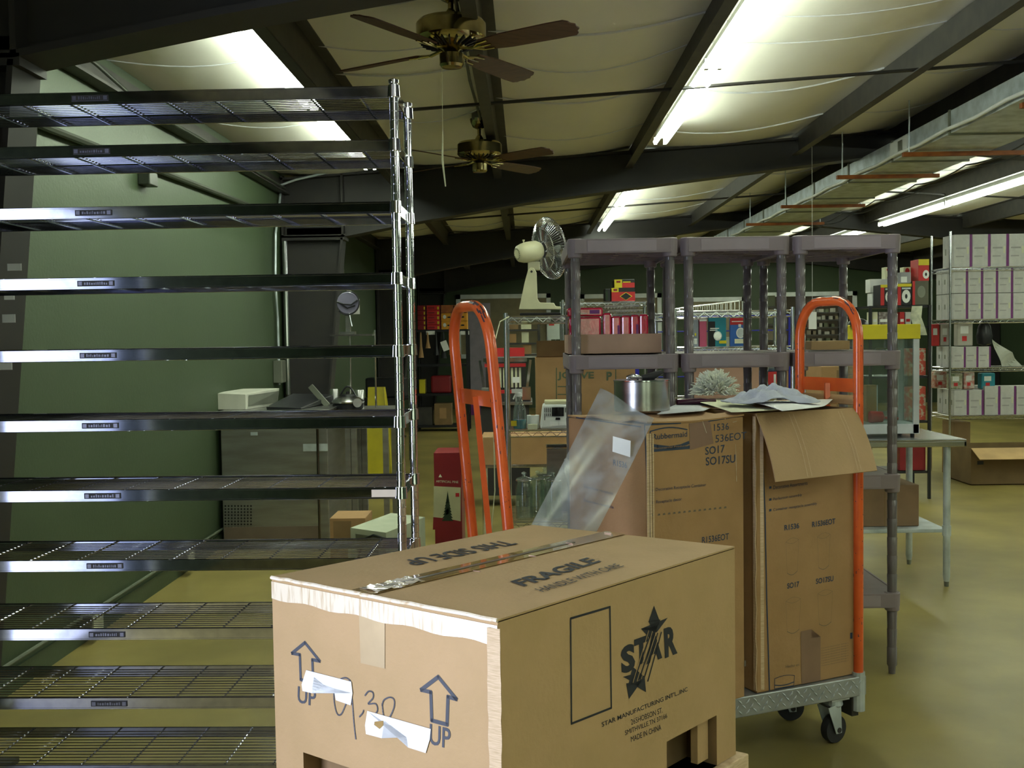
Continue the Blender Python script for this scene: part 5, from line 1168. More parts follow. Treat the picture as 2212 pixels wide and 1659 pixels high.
# red patterned goods and plastic bag hung by the popcorn machine
t = thing('hook_display', 'dark shelf rack with boxed appliances behind the popcorn machine', 'rack', (3.4, 9.5, 0))
HY = 9.5; hx0, hx1 = P(1880, 660, HY).x, P(2008, 660, HY).x; hz = P(1940, 660, HY).z
for x in (hx0, hx1):
    for y in (HY, HY + .4): obj('post', MB().box((x - .012, y - .012, 0), (x + .012, y + .012, hz)), blackm, t)
for z in (hz, P(1940, 705, HY).z, 1.1, .7, .25): obj('shelf', MB().box((hx0, HY, z - .02), (hx1, HY + .4, z)), blackm, t)
zz = hz + .003
A_ = ((red, 0, 0, .24, 1), (yellow, .0, .86, 1, 1), (whitep, .3, .1, .92, .72, 'disc'), (blackm, .52, .3, .7, .52, 'disc'), (galv, .3, .74, .92, .82))
bpx('appliance_box', 'black and red appliance box with a white round picture, at the grey post', 'box', 1902, 1936, 615, 658, HY + .02, .2, blackm, A_, z0=zz)
bpx('appliance_box', 'second black appliance box with a white round picture', 'box', 1939, 1969, 613, 658, HY + .02, .2, blackm, A_, z0=zz)
bpx('appliance_box', 'red edged box with a dim grey picture, at the end of the dark rack', 'box', 1971, 2006, 607, 658, HY + .02, .2, mat('olive_print', (.10, .10, .07), .5), ((red, 0, 0, .16, 1), (galvd, .3, .3, .8, .8, 'disc')), z0=zz)
zq = P(1950, 605, HY).z
bpx('appliance_box', 'yellow and red box standing topmost beside the white cartons', 'box', 1984, 2007, 560, 600, HY + .05, .2, red, ((yellow, 0, .72, 1, 1), (whitep, .4, .1, 1, .5, 'disc'), (blackm, .6, .22, .8, .38, 'disc')), z0=P(1990, 607, HY + .02).z + .002)
bpx('white_box', 'white box upper of two at the end of the dark rack', 'box', 1880, 1925, 603, 632, HY + .24, .14, paper, z0=P(1890, 632, HY + .24).z)
bpx('white_box', 'white box lower of two at the end of the dark rack', 'box', 1884, 1925, 633, 660, HY + .24, .14, paper, z0=zz)
bpx('cream_box', 'cream box with a red oval leaning above the white box', 'box', 1912, 1928, 577, 603, HY + .26, .1, papery, ((red, .2, .6, .9, .95, 'disc'),), z0=P(1890, 603, HY + .24).z + .002)
bpx('cream_box', 'wide cream box with a red oval behind the appliance boxes', 'box', 1952, 1984, 577, 604, HY + .24, .1, papery, ((red, .1, .6, .4, .95, 'disc'),), z0=P(1950, 613, HY + .02).z + .004)
bpx('glass_pack', 'silver and black pack on the dark rack', 'pack', 1946, 1968, 588, 611, HY + .04, .12, mat('mirror_pack', (.3, .3, .33), .3), ((whitep, .0, .1, .6, .6),), z0=P(1950, 613, HY + .02).z + .004)
for k, (a, b, mt, lb) in enumerate(((1884, 1896, papery, 'tan packet on the second level of the dark rack'), (1898, 1928, mat('mixed_pack4', (.30, .28, .28), .5, c2=(.08, .05, .05), sc_=40), 'dark glittering packet on the second level of the dark rack'), (1944, 1954, red, 'narrow red packet on the second level of the dark rack'), (1956, 1968, whitep, 'white and red packet on the second level of the dark rack'))):
    bpx('packet', lb, 'packet', a, b, 674, 701, HY + .03, .15, mt, ((whitep if k != 3 else red, .1, .3, .8, .5),), z0=P(1940, 705, HY).z + .003)
for k, (yt, yb, zsh) in enumerate(((762, 800, 1.1), (815, 850, .9), (860, 900, .7))):
    pass
for k, (z_, h_) in enumerate(((1.103, .24), (.703, .3), (.253, .36))):
    x_ = hx1 - .11; boxthing('patterned_packet', 'red and white patterned packet on the dark rack, ' + ('upper', 'middle', 'lowest')[k] + ' level', 'packet', x_ - .14, x_ + .09, HY + .03, HY + .2, z_, z_ + h_, mat('floral_red', (.42, .06, .04), .5, c2=(.42, .38, .3), sc_=26, thr=(.42, .5)) if k < 2 else redd)
bpts = [[P(px, py, HY - .05) for px in r] for r, py in (((1970, 1980, 1992), 661), ((1969, 1981, 1993), 685), ((1972, 1986, 1997), 708), ((1984, 1992, 2001), 724))]
single('plastic_bag', MB().sheet([[p + V((0, .03 * math.sin(i * 2 + j * 3), 0)) for j, p in enumerate(r)] for i, r in enumerate(bpts)], .003), mat('bag_film', (.62, .64, .50), .25, c2=(.40, .42, .34), sc_=18), 'creamy plastic bag hanging off the end of the dark rack', 'bag', smooth=60)

# ------------------------------------------------------------------ left middle: stainless cabinet, worktable, goods
KY = 7.6; kx0, kx1 = XL + .04, P(709, 1000, KY).x; kz = .985
t = thing('steel_cabinet', 'stainless cabinet with a perforated panel against the side wall', 'cabinet', ((kx0 + kx1) / 2, KY + .4, 0))
obj('cabinet_body', MB().box((kx0, KY, .06), (kx1, KY + .8, kz)), staind, t, bevel=.006)
obj('plinth', MB().box((kx0 + .03, KY + .04, 0), (kx1 - .03, KY + .78, .06)), steelm, t)
obj('lower_panel', MB().box((kx0 + .01, KY - .006, .07), (P(690, 1150, KY).x, KY, P(600, 1137, KY).z)), mat('brown_panel', (.16, .12, .09), .5), t)
m = MB()
for i in range(9):
    for j in range(8):
        q = P(487 + i * 6.9, 1093 + j * 6.6, KY); m.box((q.x - .006, KY - .0015, q.z - .006), (q.x + .006, KY + .001, q.z + .006))
obj('perforation', m, blackm, t)
q = P(549, 937, KY); obj('badge', MB().box((q.x - .025, KY - .003, q.z - .012), (q.x + .025, KY, q.z + .012)), galv, t)
obj('tape_strip', MB().box((P(655, 966, KY).x, KY - .003, P(655, 975, KY).z), (kx1, KY, P(655, 959, KY).z)), galv, t)
obj('worktop', MB().box((kx0 - .0, KY - .02, kz), (kx1 + .02, KY + .82, kz + .015)), stain, t, bevel=.004)
kz2 = kz + .016
# chrome post in front
q = P(687, 1000, KY - .08); single('mop_pole', MB().tube([(q.x, KY - .08, 0), (q.x, KY - .08, .97)], .009, 8), mat('dark_chrome', (.15, .13, .12), .2, 1), 'thin dark chrome pole standing before the steel cabinet', 'pole', smooth=50)
x0, x1 = P(461, 870, KY + .1).x, P(532, 870, KY + .1).x; zt_ = P(500, 846, KY + .1).z
t = thing('white_carton_box', 'white open box lying on the stainless cabinet', 'box', (x0, KY + .2, kz2))
m = MB().hexa([(x0, KY + .1, kz2), (x1, KY + .08, kz2), (x1 + .12, KY + .55, kz2), (x0 + .12, KY + .55, kz2), (x0 - .005, KY + .1, zt_ - .01), (x1, KY + .08, zt_ - .02), (x1 + .14, KY + .55, zt_ + .0), (x0 + .1, KY + .55, zt_)]); obj('box_body', m, mat('white_card', (.50, .50, .44), .8), t, bevel=.003)
obj('open_end', MB().hexa([(x1 + .012, KY + .11, kz2 + .02), (x1 + .014, KY + .11, kz2 + .02), (x1 + .125, KY + .53, kz2 + .02), (x1 + .123, KY + .53, kz2 + .02), (x1 + .014, KY + .12, zt_ - .03), (x1 + .016, KY + .12, zt_ - .03), (x1 + .139, KY + .53, zt_ - .02), (x1 + .137, KY + .53, zt_ - .02)]), galvd, t)
x0, x1 = P(585, 880, KY + .2).x, P(660, 880, KY + .2).x
m = MB().hexa([(x0, KY + .06, kz2), (x1, KY + .05, kz2), (x1 + .12, KY + .7, kz2 + .01), (x0 + .05, KY + .72, kz2 + .03), (x0, KY + .06, kz2 + .02), (x1, KY + .05, kz2 + .01), (x1 + .12, KY + .7, kz2 + .07), (x0 + .05, KY + .72, kz2 + .08)])
single('black_tray', m, blackm, 'shallow black tray on the stainless cabinet beside the white box', 'tray', bevel=.006)
# second worktable beyond the cabinet
T2X0, T2X1, T2Y = kx1 + .04, P(842, 895, 7.9).x, 7.9
t = thing('steel_worktable', 'stainless worktable beside the cabinet, carrying the kettle', 'table', ((T2X0 + T2X1) / 2, T2Y + .3, 0))
obj('tabletop', MB().box((T2X0, T2Y, .93), (T2X1, T2Y + .6, .965)), staind, t, bevel=.006)
for x in (T2X0 + .05, P(764, 1000, T2Y).x, T2X1 - .04):
    for y in (T2Y + .04, T2Y + .55): obj('leg', MB().box((x - .02, y - .02, 0), (x + .02, y + .02, .93)), staind, t)
obj('back_panel', MB().box((T2X0 + .03, T2Y + .5, .1), (P(764, 1000, T2Y).x - .03, T2Y + .53, .9)), staind, t)
z2 = .967; kq = P(752, 878, T2Y + .15)
t = thing('kettle', 'steel stove kettle with a dark base on the worktable', 'kettle', (kq.x, T2Y + .15, z2))
obj('base', MB().lathe([(.10, 0), (.115, .01), (.115, .045), (.105, .05)], n=28), blackm, t, world=False, smooth=40)
obj('body', MB().lathe([(.12, .05), (.125, .062), (.09, .09), (.045, .105)], n=28), stain, t, world=False, smooth=40)
obj('lid', MB().lathe([(.055, .103), (.05, .115), (.015, .12), (.015, .135), (.005, .138)], n=20), blackm, t, world=False, smooth=40)
obj('handle', MB().tube([(-.06 + .12 * k / 8, 0, .10 + .075 * math.sin(math.pi * k / 8)) for k in range(9)], .007, 8), blackm, t, world=False, smooth=60)
obj('spout', MB().lathe([(.035, 0), (.034, .07)], (.065, -.06, .05), 18, (.4, -1, .1)), stain, t, world=False, smooth=40)
for px, r_, h_, lb in ((722, .032, .14, 'tall steel canister behind the kettle'), (776, .04, .13, 'pale steel canister beyond the kettle spout')):
    q = P(px, 870, T2Y + .4); single('steel_canister', MB().lathe([(r_, 0), (r_, h_), (r_ * .9, h_ + .006)], (q.x, T2Y + .4, z2), 20), stain, lb, 'canister', smooth=40)
q = P(716, 860, T2Y + .2); single('knife_box', MB().box((-.02, -.015, 0), (.02, .015, .2), Matrix.Translation((q.x - .02, T2Y + .15, z2 + .03)) @ Matrix.Rotation(-.7, 4, 'Y')), galvd, 'grey metal tool leaning beside the kettle', 'tool')
# chrome stand with small fan
sx0, sx1 = P(757, 800, T2Y + .3).x, P(811, 800, T2Y + .3).x; sz = P(780, 722, T2Y + .3).z
t = thing('chrome_stand', 'small chrome stand on the worktable holding the round slicer', 'stand', ((sx0 + sx1) / 2, T2Y + .3, z2))
for x in (sx0, sx1): obj('post', MB().tube([(x, T2Y + .3, z2), (x, T2Y + .3, sz + .03)], .008, 8), chromew, t)
obj('stand_top', MB().box((sx0 - .13, T2Y + .16, sz - .012), (sx1, T2Y + .38, sz)), steelb, t)
q = P(752, 655, T2Y + .28)
t = thing('rotary_slicer', 'round dark glass machine with a curved guard on the chrome stand', 'slicer', (q.x, T2Y + .28, sz + .001))
zc_ = q.z - sz
obj('column', MB().box((-.02, -.02, 0), (.015, .02, zc_ - .05)).box((-.06, -.05, 0), (.05, .05, .02)), stain, t, world=False)
obj('disc', MB().lathe([(.08, -.006), (.085, 0), (.085, .01), (.08, .016)], (0, -.02, zc_), 32, (0, 1, 0)), mat('lilac_glass', (.20, .19, .28), .12), t, world=False, smooth=40)
m = MB().tube([(.09 * math.cos(a_), -.035, zc_ + .09 * math.sin(a_)) for a_ in [-2.4 + 4 * k / 20 for k in range(21)]], .005, 6)
m.tube([(-.08, -.035, zc_ + .01), (-.03, -.04, zc_ - .01), (.03, -.04, zc_ - .015), (.08, -.035, zc_ + .02)], .006, 6); m.tube([(-.06, -.035, zc_ - .0), (0, -.04, zc_ - .04), (.06, -.035, zc_ - .02)], .005, 6)
obj('guard', m, blackm, t, world=False); obj('white_card', MB().box((.02, .02, zc_ - .085), (.085, .024, zc_ + .03)), paper, t, world=False)
obj('lever', MB().tube([(.01, -.03, zc_ - .08), (.03, -.03, .06)], .006, 6), chromew, t, world=False)
# yellow floor sign and goods behind
SY = 11.9; q = P(822, 1020, SY)
t = thing('floor_sign', 'yellow folding floor sign behind the worktable', 'sign', (q.x, SY, 0))
zt_ = P(822, 836, SY).z; 
for s, nm in ((-1, 'front_board'), (1, 'rear_board')):
    m = MB().hexa([(q.x - .14, SY + s * .16 - .01, 0), (q.x + .17, SY + s * .16 - .01, 0), (q.x + .17, SY + s * .16 + .01, 0), (q.x - .14, SY + s * .16 + .01, 0), (q.x - .12, SY + s * .02 - .01, zt_), (q.x + .07, SY + s * .02 - .01, zt_), (q.x + .07, SY + s * .02 + .01, zt_), (q.x - .12, SY + s * .02 + .01, zt_)]); obj(nm, m, yellow, t, bevel=.004)
obj('edge_rib', MB().hexa([(q.x + .13, SY - .185, 0), (q.x + .15, SY - .185, 0), (q.x + .15, SY - .17, 0), (q.x + .13, SY - .17, 0), (q.x + .05, SY - .045, zt_), (q.x + .06, SY - .045, zt_), (q.x + .06, SY - .03, zt_), (q.x + .05, SY - .03, zt_)]), mat('yellow_rib', (.42, .35, .02), .4), t)
q0, q1_ = P(784, 830, 13).x, P(856, 830, 13).x
t = thing('storage_table', 'low dark table with bins behind the yellow floor sign', 'table', ((q0 + q1_) / 2, 13.2, 0)); zt_ = P(820, 860, 13).z
obj('tabletop', MB().box((q0, 13, zt_ - .03), (q1_ + .2, 13.5, zt_)), blackm, t)
for x in (q0 + .03, q1_ + .16): obj('leg', MB().box((x - .02, 13.02, 0), (x + .02, 13.06, zt_)), blackm, t)
boxthing('black_bin', 'black bin behind the yellow floor sign', 'bin', q0 + .02, q1_ + .1, 13.05, 13.4, zt_ + .001, P(820, 817, 13).z, blackm, bevel=.02)
# white carton with utensils on the floor
zt_ = .44; c = [PZ(*p, zt_) for p in ((757, 1140), (860, 1150), (918, 1117), (845, 1108))]
t = thing('parts_box', 'white open box of black utensils on the floor behind the wire rack', 'box', ((c[0].x + c[2].x) / 2, (c[0].y + c[2].y) / 2, 0))
c1 = c[0] + (c[2] - c[3]); c = [c[0], c[0] + (c[2] - c[3]), c[2], c[3]]
m = MB().hexa([V((p.x, p.y, 0)) for p in c] + c); obj('box_body', m, mat('pale_green_card', (.50, .54, .42), .8), t)
d_ = (c[1] - c[0]).normalized(); n_ = V((d_.y, -d_.x, 0)); W_ = (c[1] - c[0]).length
obj('cut_out', MB().prism([(.04, -.03), (W_ - .05, -.03), (W_ - .05, -.05), (W_ * .75, -.2), (.06, -.2)], c[0] + n_ * .002, d_, up, n_ * -.004), galvd, t)
o_ = c[0] + n_ * .02
single('black_ladle', MB().tube([o_ + d_ * .08 + dn * .16, o_ + d_ * .12 + dn * .05, o_ + d_ * .2 + dn * .02, o_ + d_ * .3 + dn * .03], .008, 8), blackm, 'black ladle sticking out of the white parts box', 'ladle', smooth=60)
single('black_spatula', MB().box((0, 0, 0), (.10, .02, .07), Matrix.Translation(o_ + d_ * .22 + dn * .2) @ Matrix.Rotation(math.atan2(d_.y, d_.x), 4, 'Z') @ Matrix.Rotation(.5, 4, 'Y')), blackm, 'flat black blade in the white parts box', 'spatula')
bpx('torn_box', 'torn brown box on the floor behind the parts box', 'box', 712, 790, 1120, 1170, 6.7, .3, kraft, ((kraftd, .1, .5, .6, .95), (papery, .5, .1, .95, .5)), z0=0)
# christmas tree carton
XY = 6.5; x0, x1 = P(937, 1000, XY).x, P(996, 1000, XY).x; zt_ = P(960, 978, XY).z; dx = .03
t = thing('tree_carton', 'tall dark red carton with a picture of a fir tree on the floor', 'carton', ((x0 + x1) / 2, XY + .1, 0))
obj('carton_body', MB().box((x0, XY, 0), (x1, XY + .3, zt_)), redd, t, bevel=.003)
def tq(px, py): return P(px, py, XY - .0015)
m = MB().use(mat('picture_glow', (.50, .48, .30), .5)).add([tq(936, 1144), tq(995, 1144), tq(995, 1053), tq(937, 1050)], [(0, 1, 2, 3)])
m.use(redd).add([P(935, 1144, XY - .002), P(995, 1144, XY - .002), P(995, 1126, XY - .002), P(965, 1120, XY - .002), P(936, 1117, XY - .002)], [(0, 1, 2, 3, 4)])
m.use(greend); 
for k in range(9):
    y0_ = 1066 + k * 6.3; w_ = 2 + k * 1.35; m.add([P(967 - w_, y0_ + 9, XY - .003), P(967 + w_, y0_ + 9, XY - .003), P(967, y0_ - 6, XY - .003)], [(0, 1, 2)])
m.use(red).add([P(984, 1073, XY - .003), P(992, 1073, XY - .003), P(992, 1065, XY - .003), P(984, 1065, XY - .003)], [(0, 1, 2, 3)])
m.use(papery); quad_text(m, 'ARTIFICIAL PINE', P(942, 1042, XY - .002), P(990, 1044, XY - .002), P(942, 1037, XY - .002), V()); m.add([P(947, 1031, XY - .002), P(955, 1031, XY - .002), P(951, 1024, XY - .002)], [(0, 1, 2)])
obj('printed_picture', m, None, t)

# black rack far left
BY = 17.0; bx0, bx1 = P(898, 800, BY).x, P(1010, 800, BY).x; bz = P(950, 712, BY).z
t = thing('black_rack', 'black shelf rack with hanging utensils below the red and amber boxes', 'rack', ((bx0 + bx1) / 2, BY + .25, 0))
for x in (bx0, bx1):
    for y in (BY, BY + .45): obj('post', MB().box((x - .02, y - .02, 0), (x + .02, y + .02, bz)), blackm, t)
sh = [bz, P(950, 787, BY).z, P(950, 850, BY).z, .1]
for z in sh: obj('shelf', MB().box((bx0, BY, z - .035), (bx1, BY + .45, z)), blackm, t)
for px in (930, 1004): q = P(px, 719, BY); obj('shelf_label', MB().box((q.x - .07, BY - .006, q.z - .03), (q.x + .07, BY - .001, q.z + .03)), paper, t)
for k in range(5):
    zz_ = bz + .002 + k * .078
    for j, (a, b, mt) in enumerate(((902, 919, redd), (922, 950, red))):
        bpx('red_box', 'flat red box, %s in the %s pile on the black rack' % (('lowest', 'second lowest', 'middle', 'second highest', 'topmost')[k], ('dark', 'bright')[j]), 'box', a, b, 0, 0, BY + .02, .3, mt, ((yellow, .8, .1, .95, .7), (redd, .1, .3, .6, .6)), z0=zz_, group='flat red boxes on the black rack', bevel=.004) if False else boxthing('red_box', 'flat red box, %s in the %s pile on the black rack' % (('lowest', 'second lowest', 'middle', 'second highest', 'topmost')[k], ('dark', 'bright')[j]), 'box', P(a, 700, BY).x, P(b, 700, BY).x, BY + .02, BY + .3, zz_, zz_ + .075, mt, ((yellow, .8, .1, .95, .7), (redd, .1, .3, .6, .6)))
for k in range(3):
    zz_ = bz + .002 + k * .13
    for j, (a, b) in enumerate(((953, 979), (981, 1009))):
        boxthing('amber_box', 'amber box, %s in the pile %s the black rack' % (('lowest', 'middle', 'topmost')[k], ('in the middle of', 'at the end of')[j]), 'box', P(a, 700, BY).x, P(b, 700, BY).x, BY + .02, BY + .3, zz_, zz_ + .127, orangeb if k < 2 else redwood, ((whitep, .15, .3, .42, .8, 'disc'), (blackm, .5, .4, .8, .6, 'disc')) if k < 2 else ())
hang = [(909, 60, kraft, 'tan wooden utensil'), (924, 40, kraft, 'short wooden utensil'), (942, 55, blackm, 'black ladle'), (958, 62, blackr, 'black spoon with a white tag'), (975, 55, kraft, 'wooden spatula')]
for k, (px, ln, mt, lb) in enumerate(hang):
    q = P(px, 735, BY - .04); l_ = ln * BY / F_PX; m = MB().tube([(q.x, BY - .04, bz - .05), (q.x, BY - .04, bz - l_ * .6), (q.x, BY - .04, bz - l_)], [.012, .02, .045], 8, flat=.5)
    m.tube([(q.x, BY, bz - .04), (q.x, BY - .06, bz - .04)], .006, 5); single('hanging_utensil', m, mt, lb + ' hanging from the black rack', 'utensil')
q = P(961, 747, BY - .1); single('price_tag', MB().box((-.05, 0, -.08), (.05, .003, .08), Matrix.Translation(q) @ Matrix.Rotation(-.35, 4, 'Y')), paper, 'white tag tied to an utensil on the black rack', 'tag')
for k, (a, b, c, d, mt, lb) in enumerate(((905, 918, 820, 840, yellow, 'yellow box on the black rack'), (930, 975, 812, 846, redd, 'dark red pot on the black rack'), (978, 1000, 815, 846, blackr, 'black pot on the black rack'))):
    bpx('stored_pot' if k else 'yellow_box', lb, 'pot' if k else 'box', a, b, c, d, BY + .05, .25, mt, z0=sh[2] + .002, bevel=.03 if k else .004)
bpx('brown_carton', 'brown carton on the bottom of the black rack', 'carton', 938, 976, 872, 925, BY + .02, .3, kraftd, ((kraft, .3, .3, .7, .8),), z0=.102)
bpx('brown_carton', 'dim carton beside the brown one on the black rack bottom', 'carton', 902, 934, 880, 928, BY + .02, .3, steelb, z0=.102)

# low dunnage rack with a wide carton, beyond the wire shelf
DY = 7.7; dz = P(1100, 1006, DY).z; dx0, dx1 = P(1038, 1000, DY).x, P(1240, 1000, DY).x
t = thing('low_rack', 'low steel rack beyond the wire shelf holding a wide carton', 'rack', ((dx0 + dx1) / 2, DY + .25, 0))
obj('front_rail', MB().box((dx0, DY, dz - .015), (dx1, DY + .03, dz + .008)), chrome, t, bevel=.003); obj('deck', MB().box((dx0, DY + .03, dz - .01), (dx1, DY + .5, dz)), staind, t)
for x in (dx0 + .02, dx1 - .02):
    for y in (DY + .02, DY + .47): obj('leg', MB().tube([(x, y, 0), (x, y, dz - .01)], .014, 8), chromew, t)
bpx('wide_carton', 'wide brown carton on the low steel rack', 'carton', 1040, 1236, 944, 1003, DY + .04, .4, kraft, ((kraftl, .0, .97, 1, 1),), z0=dz + .001)
# steel counter with the red and chrome display beyond
EY = 9.3; ez = P(1100, 868, EY).z; ex0, ex1 = P(1030, 860, EY).x, P(1150, 860, EY).x
t = thing('steel_counter', 'steel counter beyond the wire shelf under the red display', 'counter', ((ex0 + ex1) / 2, EY + .25, 0))
obj('worktop', MB().box((ex0, EY, ez - .03), (ex1, EY + .6, ez)), stain, t, bevel=.004); obj('carcass', MB().box((ex0 + .03, EY + .05, .1), (ex1 - .03, EY + .55, ez - .03)), steelm, t)
for x in (ex0 + .05, ex1 - .05): obj('leg', MB().box((x - .02, EY + .06, 0), (x + .02, EY + .1, .1)), steelm, t)
t = thing('hot_display', 'red and chrome counter display standing on the steel counter', 'display', (P(1092, 860, EY).x, EY + .2, ez + .001))
def eq(px, py, y=EY + .05): return P(px, py, y)
x0, x1 = eq(1040, 830).x, eq(1144, 830).x; z0 = ez + .001; z1 = eq(1090, 778).z; z2_ = eq(1090, 764).z
obj('base', MB().box((x0, EY + .05, z0), (x1, EY + .35, z0 + .06)), steelm, t)
for x, s in ((x0, 1), (x1, -1)): obj('side_bar', MB().tube([(x + s * .03, EY + .06, z0 + .06), (x - s * .01, EY + .06, z1)], .016, 4), chrome, t)
obj('top_bar', MB().box((x0 + .02, EY + .04, z1 - .015), (x1 - .02, EY + .07, z1 + .02)), chrome, t)
obj('red_header', MB().box((x0 + .04, EY + .1, z1 + .03), (x1 - .04, EY + .12, z2_ + .05)), red, t); obj('red_band', MB().box((x0 + .03, EY + .05, z0 + .07), (x1 - .03, EY + .07, z0 + .10)), red, t)
obj('upper_band', MB().box((x0 + .03, EY + .06, z1 - .06), (x1 - .03, EY + .08, z1 - .03)), red, t)
m = MB()
for k in range(7): x = x0 + .12 + k * .035; m.box((x, EY + .1, z0 + .12), (x + .02, EY + .11, z1 - .07))
obj('cards', m, papery, t); obj('back_panel', MB().box((x0 + .03, EY + .3, z0 + .06), (x1 - .03, EY + .32, z1)), steelb, t)
q = P(1114, 822, EY); single('white_card', MB().box((q.x - .03, EY + .01, q.z - .02), (q.x + .035, EY + .012, q.z + .03)).box((q.x - .002, EY + .01, ez), (q.x + .002, EY + .012, q.z)), paper, 'white card standing before the red display', 'card')
bpx('napkin_dispenser', 'shiny chrome dispenser beside the spray bottle, on the counter', 'dispenser', 1127, 1147, 836, 856, EY - .0 + .01, .1, chrome, ((blackm, .1, -.0, .9, .1),), z0=ez + .001)
bpx('steel_box', 'small steel box on the counter edge', 'box', 1040, 1056, 838, 856, EY + .01, .06, staind, z0=ez + .001)

# ------------------------------------------------------------------ back wall openings with white trim
def opening(n, px0, px1, pyt, pyb, back, inner=()):
    a_, b_ = P(px0, pyt, YB - .03), P(px1, pyb, YB - .03); w_ = .09
    t = MB(); y0, y1 = YB - .045, YB
    t.box((a_.x, y0, a_.z - w_), (b_.x, y1, a_.z)).box((a_.x, y0, b_.z), (b_.x, y1, b_.z + w_)).box((a_.x, y0, b_.z), (a_.x + w_, y1, a_.z)).box((b_.x - w_, y0, b_.z), (b_.x, y1, a_.z))
    o = struct('window_%d' % n, t, trimw)
    struct('window_panel', MB().box((a_.x + w_, YB - .01, b_.z + w_), (b_.x - w_, YB - .004, a_.z - w_)), back, o)
    m = MB(); N = int((a_.z - b_.z) / .14)
    return a_, b_, w_, o
beige = mat('beige_panel', (.28, .24, .15), .7); lil = mat('lilac_panel', (.24, .21, .26), .7); dim = mat('dim_brown', (.06, .045, .03), .8)
A1 = opening(1, 985, 1191, 637, 772, beige); A2 = opening(2, 1253, 1430, 636, 772, beige); A3 = opening(3, 1487, 1612, 643, 772, beige); A4 = opening(4, 1649, 1851, 632, 772, dim)
# goods seen beyond: display shelving in front of the back wall
def goods_shelf(px0, px1, pys, Y, label, mats, seed, wpx=12, hf=.62):
    a_, b_ = P(px0, pys[0], Y), P(px1, pys[-1], Y)
    t = thing('display_shelving', label, 'shelving', ((a_.x + b_.x) / 2, Y + .15, 0)); rr = random.Random(seed)
    for x in (a_.x, b_.x): obj('upright', MB().box((x - .015, Y + .12, 0), (x + .015, Y + .3, a_.z + .1)), steelb, t)
    for py in pys: z = P(px0, py, Y).z; obj('shelf', MB().box((a_.x, Y, z - .02), (b_.x, Y + .3, z)), steelb, t)
    names = ('top', 'second', 'third', 'fourth', 'fifth', 'sixth')
    for i, py in enumerate(pys):
        z = P(px0, py, Y).z + .002; H = ((pys[1] - pys[0]) * Y / F_PX) * hf; x = a_.x + .03; k = 0
        while x < b_.x - .12:
            w_ = rr.uniform(.6, 1.2) * wpx * Y / F_PX
            if x + w_ > b_.x - .02: break
            m = MB().box((x, Y + .02, z), (x + w_, Y + .2, z + H * rr.uniform(.6, 1)))
            single('shelf_good', m, rr.choice(mats), 'small packaged item on the %s level of the %s' % (names[i % 6], label.split(' with')[0]), 'packaged item', 'goods on the %s level of the %s' % (names[i % 6], label.split(' with')[0])); x += w_ + rr.uniform(.02, .08); k += 1
gm = [mat('good_a', (.16, .13, .09), .6), mat('good_b', (.08, .09, .05), .6), mat('good_c', (.26, .25, .22), .6), mat('good_d', (.11, .05, .04), .6)]
goods_shelf(1740, 1822, (675, 691, 707, 723, 739), 19.5, 'wide retail shelving behind the orange handle with small goods', gm, 4, 9)
goods_shelf(1095, 1165, (712, 741, 766), 12.5, 'retail shelving behind the table fan with boxed goods', [kraft, kraftd, gm[2], papery], 9, 22, .8)
bpx('wall_poster', 'lilac panel behind the orange handle loop', 'poster', 1008, 1060, 655, 745, 20.5, .03, lil, ((purple, .1, .0, .6, .12), (yellow, .62, .02, 1, .1)), z0=0)
bpx('hanging_card', 'white card hanging behind the handle beside the cloth', 'card', 1747, 1766, 674, 711, 12.0, .01, paper, z0=0) if False else single('hanging_card', MB().box((P(1747, 700, 9.7).x, 9.7, P(1750, 711, 9.7).z), (P(1764, 700, 9.7).x, 9.705, P(1750, 674, 9.7).z)).tube([(P(1755, 700, 9.7).x, 9.702, P(1750, 674, 9.7).z), (P(1755, 700, 9.7).x, 9.702, 3.26)], .002, 4), paper, 'white card hanging in the gap of the right orange handle', 'card')
goods_shelf(1655, 1702, (662, 700, 735), 12.0, 'small shelving between the grey posts with dark goods', [blackm, gm[0], gm[1], gm[3]], 12, 16, .7)
bpx('white_notice', 'pale notice with a red mark behind the fan shelf', 'notice', 1183, 1216, 695, 733, 9.6, .01, mat('pale_notice', (.45, .50, .48), .6), ((red, .1, .76, .5, .96),), z0=P(1200, 733, 9.6).z) if False else None
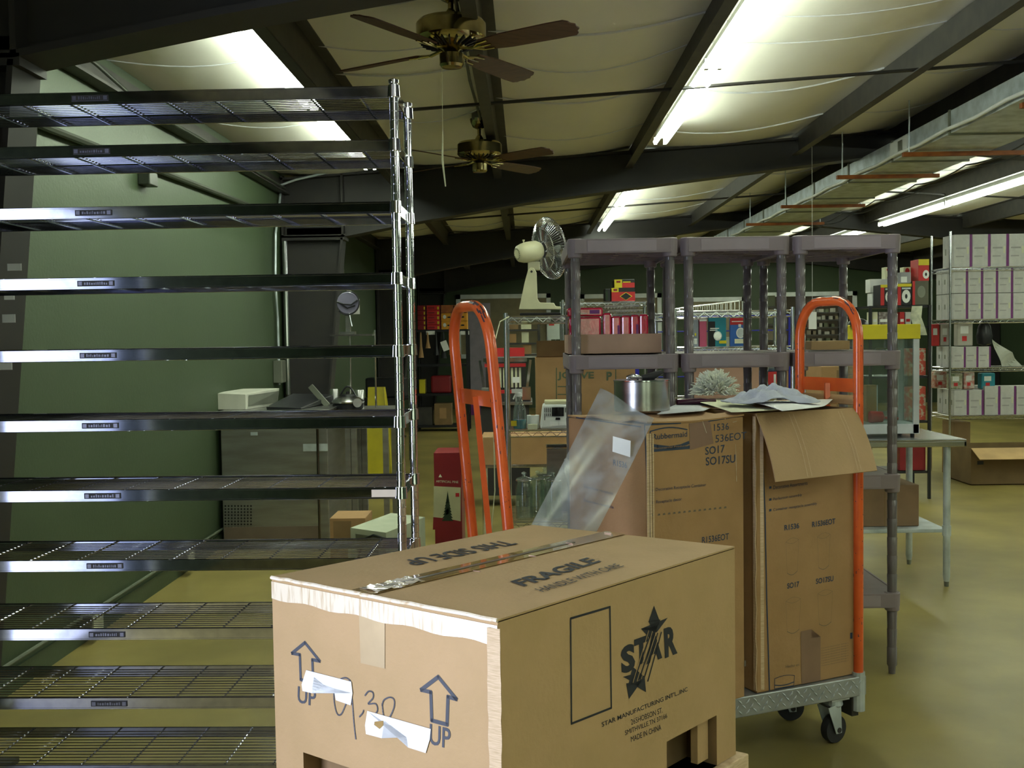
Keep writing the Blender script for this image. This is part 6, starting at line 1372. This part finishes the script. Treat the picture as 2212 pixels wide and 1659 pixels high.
tn = single('notice_board', MB().use(mat('pale_notice', (.45, .50, .48), .6)).box((P(1183, 700, 12.4).x, 12.4, P(1200, 733, 12.4).z), (P(1217, 700, 12.4).x, 12.42, P(1200, 695, 12.4).z)).use(red).box((P(1186, 700, 12.4).x, 12.395, P(1200, 703, 12.4).z), (P(1197, 700, 12.4).x, 12.4, P(1200, 697, 12.4).z)).use(galvd).box((P(1199, 700, 12.4).x, 12.405, 0), (P(1201, 700, 12.4).x, 12.415, P(1200, 733, 12.4).z)), None, 'pale notice with a red mark, between the fan shelf posts', 'notice')

# ------------------------------------------------------------------ parts made of far-apart pieces become one object per piece
def pieces(me):
    n = len(me.vertices); par = list(range(n))
    def find(i):
        while par[i] != i: par[i] = par[par[i]]; i = par[i]
        return i
    for e in me.edges: a, b = find(e.vertices[0]), find(e.vertices[1]); par[a] = b
    isl = {}
    for i in range(n): isl.setdefault(find(i), []).append(i)
    if len(isl) < 2 or len(isl) > 700: return None
    ks = list(isl); bb = []
    for k in ks:
        c = [me.vertices[i].co for i in isl[k]]; bb.append(([min(p[a] for p in c) for a in range(3)], [max(p[a] for p in c) for a in range(3)]))
    g = list(range(len(ks)))
    def f2(i):
        while g[i] != i: g[i] = g[g[i]]; i = g[i]
        return i
    for i in range(len(ks)):
        for j in range(i):
            if f2(i) == f2(j): continue
            d = math.sqrt(sum(max(0, bb[i][0][a] - bb[j][1][a], bb[j][0][a] - bb[i][1][a]) ** 2 for a in range(3)))
            L_ = max(max(bb[k][1][a] - bb[k][0][a] for a in range(3)) for k in (i, j))
            if d < max(.02, .5 * L_): g[f2(i)] = f2(j)
    out = {}
    for i, k in enumerate(ks): out.setdefault(f2(i), set()).update(isl[k])
    return list(out.values()) if len(out) > 1 else None
done = {}
for o in [x for x in col.objects if x.type == 'MESH' and x.parent is not None]:
    me = o.data
    if me.name not in done:
        ps = pieces(me) if len(me.vertices) < 60000 else None; res = []
        if ps:
            for keep in ps:
                m2 = me.copy(); b = bmesh.new(); b.from_mesh(m2); b.verts.ensure_lookup_table()
                bmesh.ops.delete(b, geom=[v_ for v_ in b.verts if v_.index not in keep], context='VERTS'); b.to_mesh(m2); b.free(); res.append(m2)
        done[me.name] = res
    res = done[me.name]
    if res:
        kids = list(o.children)
        for m2 in res[1:]:
            c = o.copy(); c.data = m2; col.objects.link(c); c.parent = o.parent
        o.data = res[0]; done[res[0].name] = []
